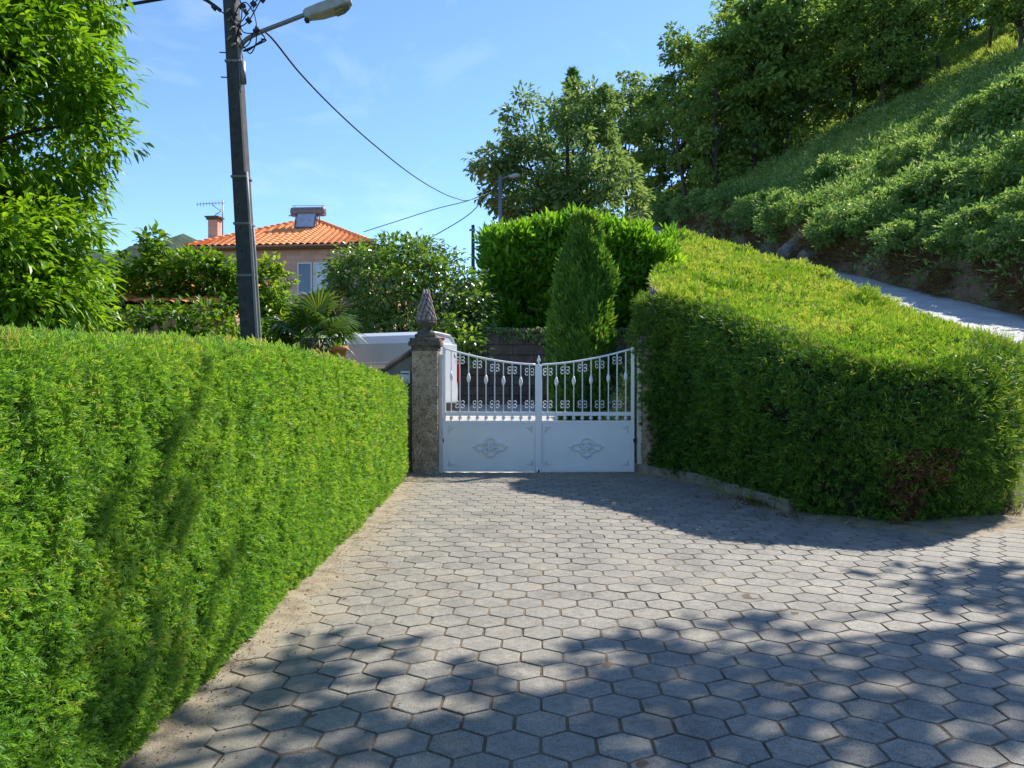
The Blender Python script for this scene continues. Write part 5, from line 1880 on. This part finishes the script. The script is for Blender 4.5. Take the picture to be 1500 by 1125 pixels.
# grass, bracken and weeds on the slope (nobody could count it)
rng = np.random.default_rng(401)
n = 150000
d = 20 + 75 * rng.random(n) ** 1.35
pxr = rng.uniform(880, 1640, n)
x = (pxr - 750) / F * d
k = (x > 15.3) & (x < 52)
x = x[k]; d = d[k]
z = ground_z(x, d)
P = np.stack([x, d, z], 1)
n = len(P)
tall = np.clip(.5 + .6 * fbm(P, 3.0, 402, 3), .12, 1.2)
L = np.clip(.55 * tall + rng.normal(0, .1, n), .12, 1.1) * np.interp(d, [20, 60, 95], [.75, 1.2, 1.7])
Vg, Fg, Rg = [], [], []; o_ = 0
for q in range(3):
    D = unit(rnd_dirs(rng, n) * .55 + [-.12, -.05, .95])
    V, Fc, m = leaf4(P + rng.normal(0, .07, (n, 3)) * [1, 1, .2], D, rnd_dirs(rng, n), L * rng.uniform(.6, 1.2, n), L * rng.uniform(.09, .2, n))
    Vg.append(V); Fg.append(Fc + o_); o_ += len(V)
    Rg.append(np.repeat(np.clip(.5 + .45 * fbm(P, 2.2, 403, 3) + rng.normal(0, .15, n), 0, 1), m))
set_props(np_mesh('hillside_grass', np.concatenate(Vg), np.concatenate(Fg), M['grass'], rnd=np.concatenate(Rg)), 'tall mixed grass and weeds growing over the slope above the road', 'grass', kind='stuff')

# scrub: a tangle of low shrubs and bracken over the slope
n = 4600
d = 20 + 68 * rng.random(n)
pxr = rng.uniform(960, 1620, n)
x = (pxr - 750) / F * d
k = (x > 14.9) & (x < 37)
x = x[k]; d = d[k]
P = np.stack([x, d, x * 0], 1)
k = fbm(P, 4.0, 411, 3) + .25 * (x < 18) > -.34
P = P[k]; n = len(P)
big = np.clip(.75 + .55 * fbm(P, 3.0, 412, 2), .3, 1.4)
C = P.copy(); C[:, 2] = ground_z(P[:, 0], P[:, 1]) + rng.uniform(.1, .85, n) * big
Dd = unit(rng.normal(size=(n, 3)) * [1, 1, .4] + [-.3, -.2, .6])
Vs_, Fs_, Rs_, o_ = [], [], [], 0
for lo, hi, cr, L_, W_ in ((0, .55, .55, .20, .085), (.55, 1.01, .7, .30, .10)):
    q = np.arange(n) / n
    sel = (q >= lo) & (q < hi)
    V, Fc, r = crown_leaves(rng, C[sel], Dd[sel], 52, cr, L_, W_, 'simple', flat=.7, upb=.6, droop=.1, rnd0=.52)
    Vs_.append(V); Fs_.append(Fc + o_); o_ += len(V); Rs_.append(r)
set_props(np_mesh('hillside_scrub', np.concatenate(Vs_), np.concatenate(Fs_), M['bush'], rnd=np.concatenate(Rs_)), 'tangled mass of low shrubs and bracken on the slope above the road', 'scrub', kind='stuff')

# dry stalks hanging on the dirt face
n = 16000
y = 15 + 55 * rng.random(n) ** 1.3
t_ = rng.random(n) ** .8
xb = 14.75 + .15 * t_ + .95 * t_ ** 2.2 - .15
P = np.stack([xb, y, Rp(y) + 1.9 * t_], 1)
patch = fbm(P, 1.5, 404, 2) + .9 * (t_ - .45)
k = patch > -.05
P = P[k]; n = len(P)
D = unit(rnd_dirs(rng, n) * .6 + [-.45, -.1, -.1])
V, Fc, m = leaf4(P, D, rnd_dirs(rng, n), rng.uniform(.2, .6, n), rng.uniform(.02, .06, n))
set_props(np_mesh('dry_grass', V, Fc, M['dry'], rnd=np.repeat(np.clip(.45 + .4 * fbm(P, .8, 405, 2) + rng.normal(0, .15, n), 0, 1), m)), 'dry brown grass and roots hanging on the dirt face beside the road', 'grass', kind='stuff')

# grey rocks at the foot of the bank
for i, (px, py, d, r) in enumerate([(1150, 366, 41, .75), (1185, 372, 38.5, .6), (1128, 357, 44, .5)]):
    rng = np.random.default_rng(500 + i)
    c = W(px, py, d)
    c[0] = 14.75 - .1
    c[1] = d
    lab = ['largest grey rock at the foot of the bank beyond the right hedge', 'grey rock right of the largest one at the foot of the bank', 'smallest grey rock left of the largest one at the bank foot'][i]
    import bmesh
    bm = bmesh.new(); bmesh.ops.create_icosphere(bm, subdivisions=4, radius=1.0)
    Pv = np.array([v.co[:] for v in bm.verts])
    dsp = 1 + .35 * fbm(Pv + i * 7, .8, 501, 3) + .1 * fbm(Pv, .25, 502, 2)
    Pv = Pv * dsp[:, None] * np.array([.7, 1.1, .75]) * r
    gz = float(Rp(d)) + .45 * r
    me = bpy.data.meshes.new('boulder')
    me.from_pydata([tuple(p) for p in Pv], [], [tuple(v.index for v in f.verts) for f in bm.faces])
    bm.free()
    o = link_mesh('boulder', me, M['rock']); o.location = (c[0], d, gz)
    set_props(o, lab, 'rock', 'rocks at the foot of the bank')
ms = thing('marker_stone', 'small white marker stone by the road at the far end of the right hedge', 'marker stone', (0, 0, 0))
c = W(995, 348, 52)
ms.location = tuple(c - [0, 0, .8]); ORG[ms.name] = np.zeros(3)
MB().box(-.22, .22, -.15, .15, 0, .75, .05).lathe([(.21, .74), (.2, .85), (.12, .95), (.02, .98)], (0, 0, 0), 12).build('stone', M['cream'], ms, local=True)

# leafy tree on the right verge, outside the frame, that throws the dappled shade over the drive
make_tree('roadside_tree', 'leafy roadside tree to the right of the drive, its dappled shade on the near pavers', 'tree', (11.6, 9.9, 0), (10.3, 9.2, 10.5), .24,
          [(8.9, 9.6, 9.0, 2.3, 1.5, .8, .85), (6.5, 9.0, 8.5, 1.4, .9, .45, .45), (5.0, 9.1, 8.0, .6, .5, .15, .13), (10.3, 8.8, 8.4, 1.6, 1.5, .9, .35), (9.6, 11.3, 8.2, .9, .5, .4, .18), (11.5, 10.3, 9.0, 1.3, 1.3, .8, .35), (3.7, 7.95, 7.75, .10, .12, .10, .05)],
          92, 30, .47, .26, .15, M['oak'], 601, nlimb=30, flat=.5, inner=.25)

# ------------------------------------------------------------------ light, sky, camera
SUN = unit(np.array([.88, .80, 1.18]))
sd = bpy.data.lights.new('sun', 'SUN')
sd.energy = 3.35; sd.angle = rad(.53); sd.color = (1.0, .95, .86)
so_ = bpy.data.objects.new('sun', sd); COL.objects.link(so_)
so_.rotation_euler = Vector(SUN).to_track_quat('Z', 'Y').to_euler()
so_.location = (20, 20, 40)

w = bpy.data.worlds.new('World'); sc.world = w
w.use_nodes = True
nt = w.node_tree
bg = nt.nodes['Background']
sky = N(nt, 'ShaderNodeTexSky', sky_type='NISHITA')
sky.sun_disc = False
sky.sun_elevation = math.asin(SUN[2])
sky.sun_rotation = math.atan2(SUN[0], SUN[1])
sky.altitude = 1200; sky.air_density = 1.0; sky.dust_density = 0.1; sky.ozone_density = 7.0
# thin wisps of cirrus low on the left
tc = N(nt, 'ShaderNodeTexCoord')
mp = N(nt, 'ShaderNodeMapping')
mp.inputs['Scale'].default_value = (2.2, 2.2, 5.0)
nt.links.new(tc.outputs['Generated'], mp.inputs['Vector'])
nz = N(nt, 'ShaderNodeTexNoise', i_Scale=2.6, i_Detail=7.0, i_Roughness=.6, i_Distortion=.6)
nt.links.new(mp.outputs['Vector'], nz.inputs['Vector'])
rp_ = ramp(nt, [(0.52, (0, 0, 0)), (0.85, (.2, .2, .2))])
nt.links.new(nz.outputs['Fac'], rp_.inputs['Fac'])
mx = N(nt, 'ShaderNodeMix', data_type='RGBA')
nt.links.new(rp_.outputs['Color'], mx.inputs['Factor'])
nt.links.new(sky.outputs['Color'], mx.inputs[6]); mx.inputs[7].default_value = (5.2, 5.6, 6.0, 1)
nt.links.new(mx.outputs[2], bg.inputs['Color'])
bg.inputs['Strength'].default_value = .112

cd = bpy.data.cameras.new('camera')
cd.sensor_width = 36.0; cd.lens = F / 1500 * 36.0
cd.clip_end = 6000; cd.clip_start = .05
cam = bpy.data.objects.new('camera', cd); COL.objects.link(cam)
cam.location = (0, 0, 1.6)
cam.rotation_euler = (rad(90) - math.atan(9.5 / F), 0, 0)
sc.camera = cam
sc.view_settings.view_transform = 'Standard'
sc.view_settings.look = 'None'
sc.view_settings.exposure = 1.25
sc.view_settings.gamma = 1.0
sc.cycles.max_bounces = 8
sc.cycles.transparent_max_bounces = 8
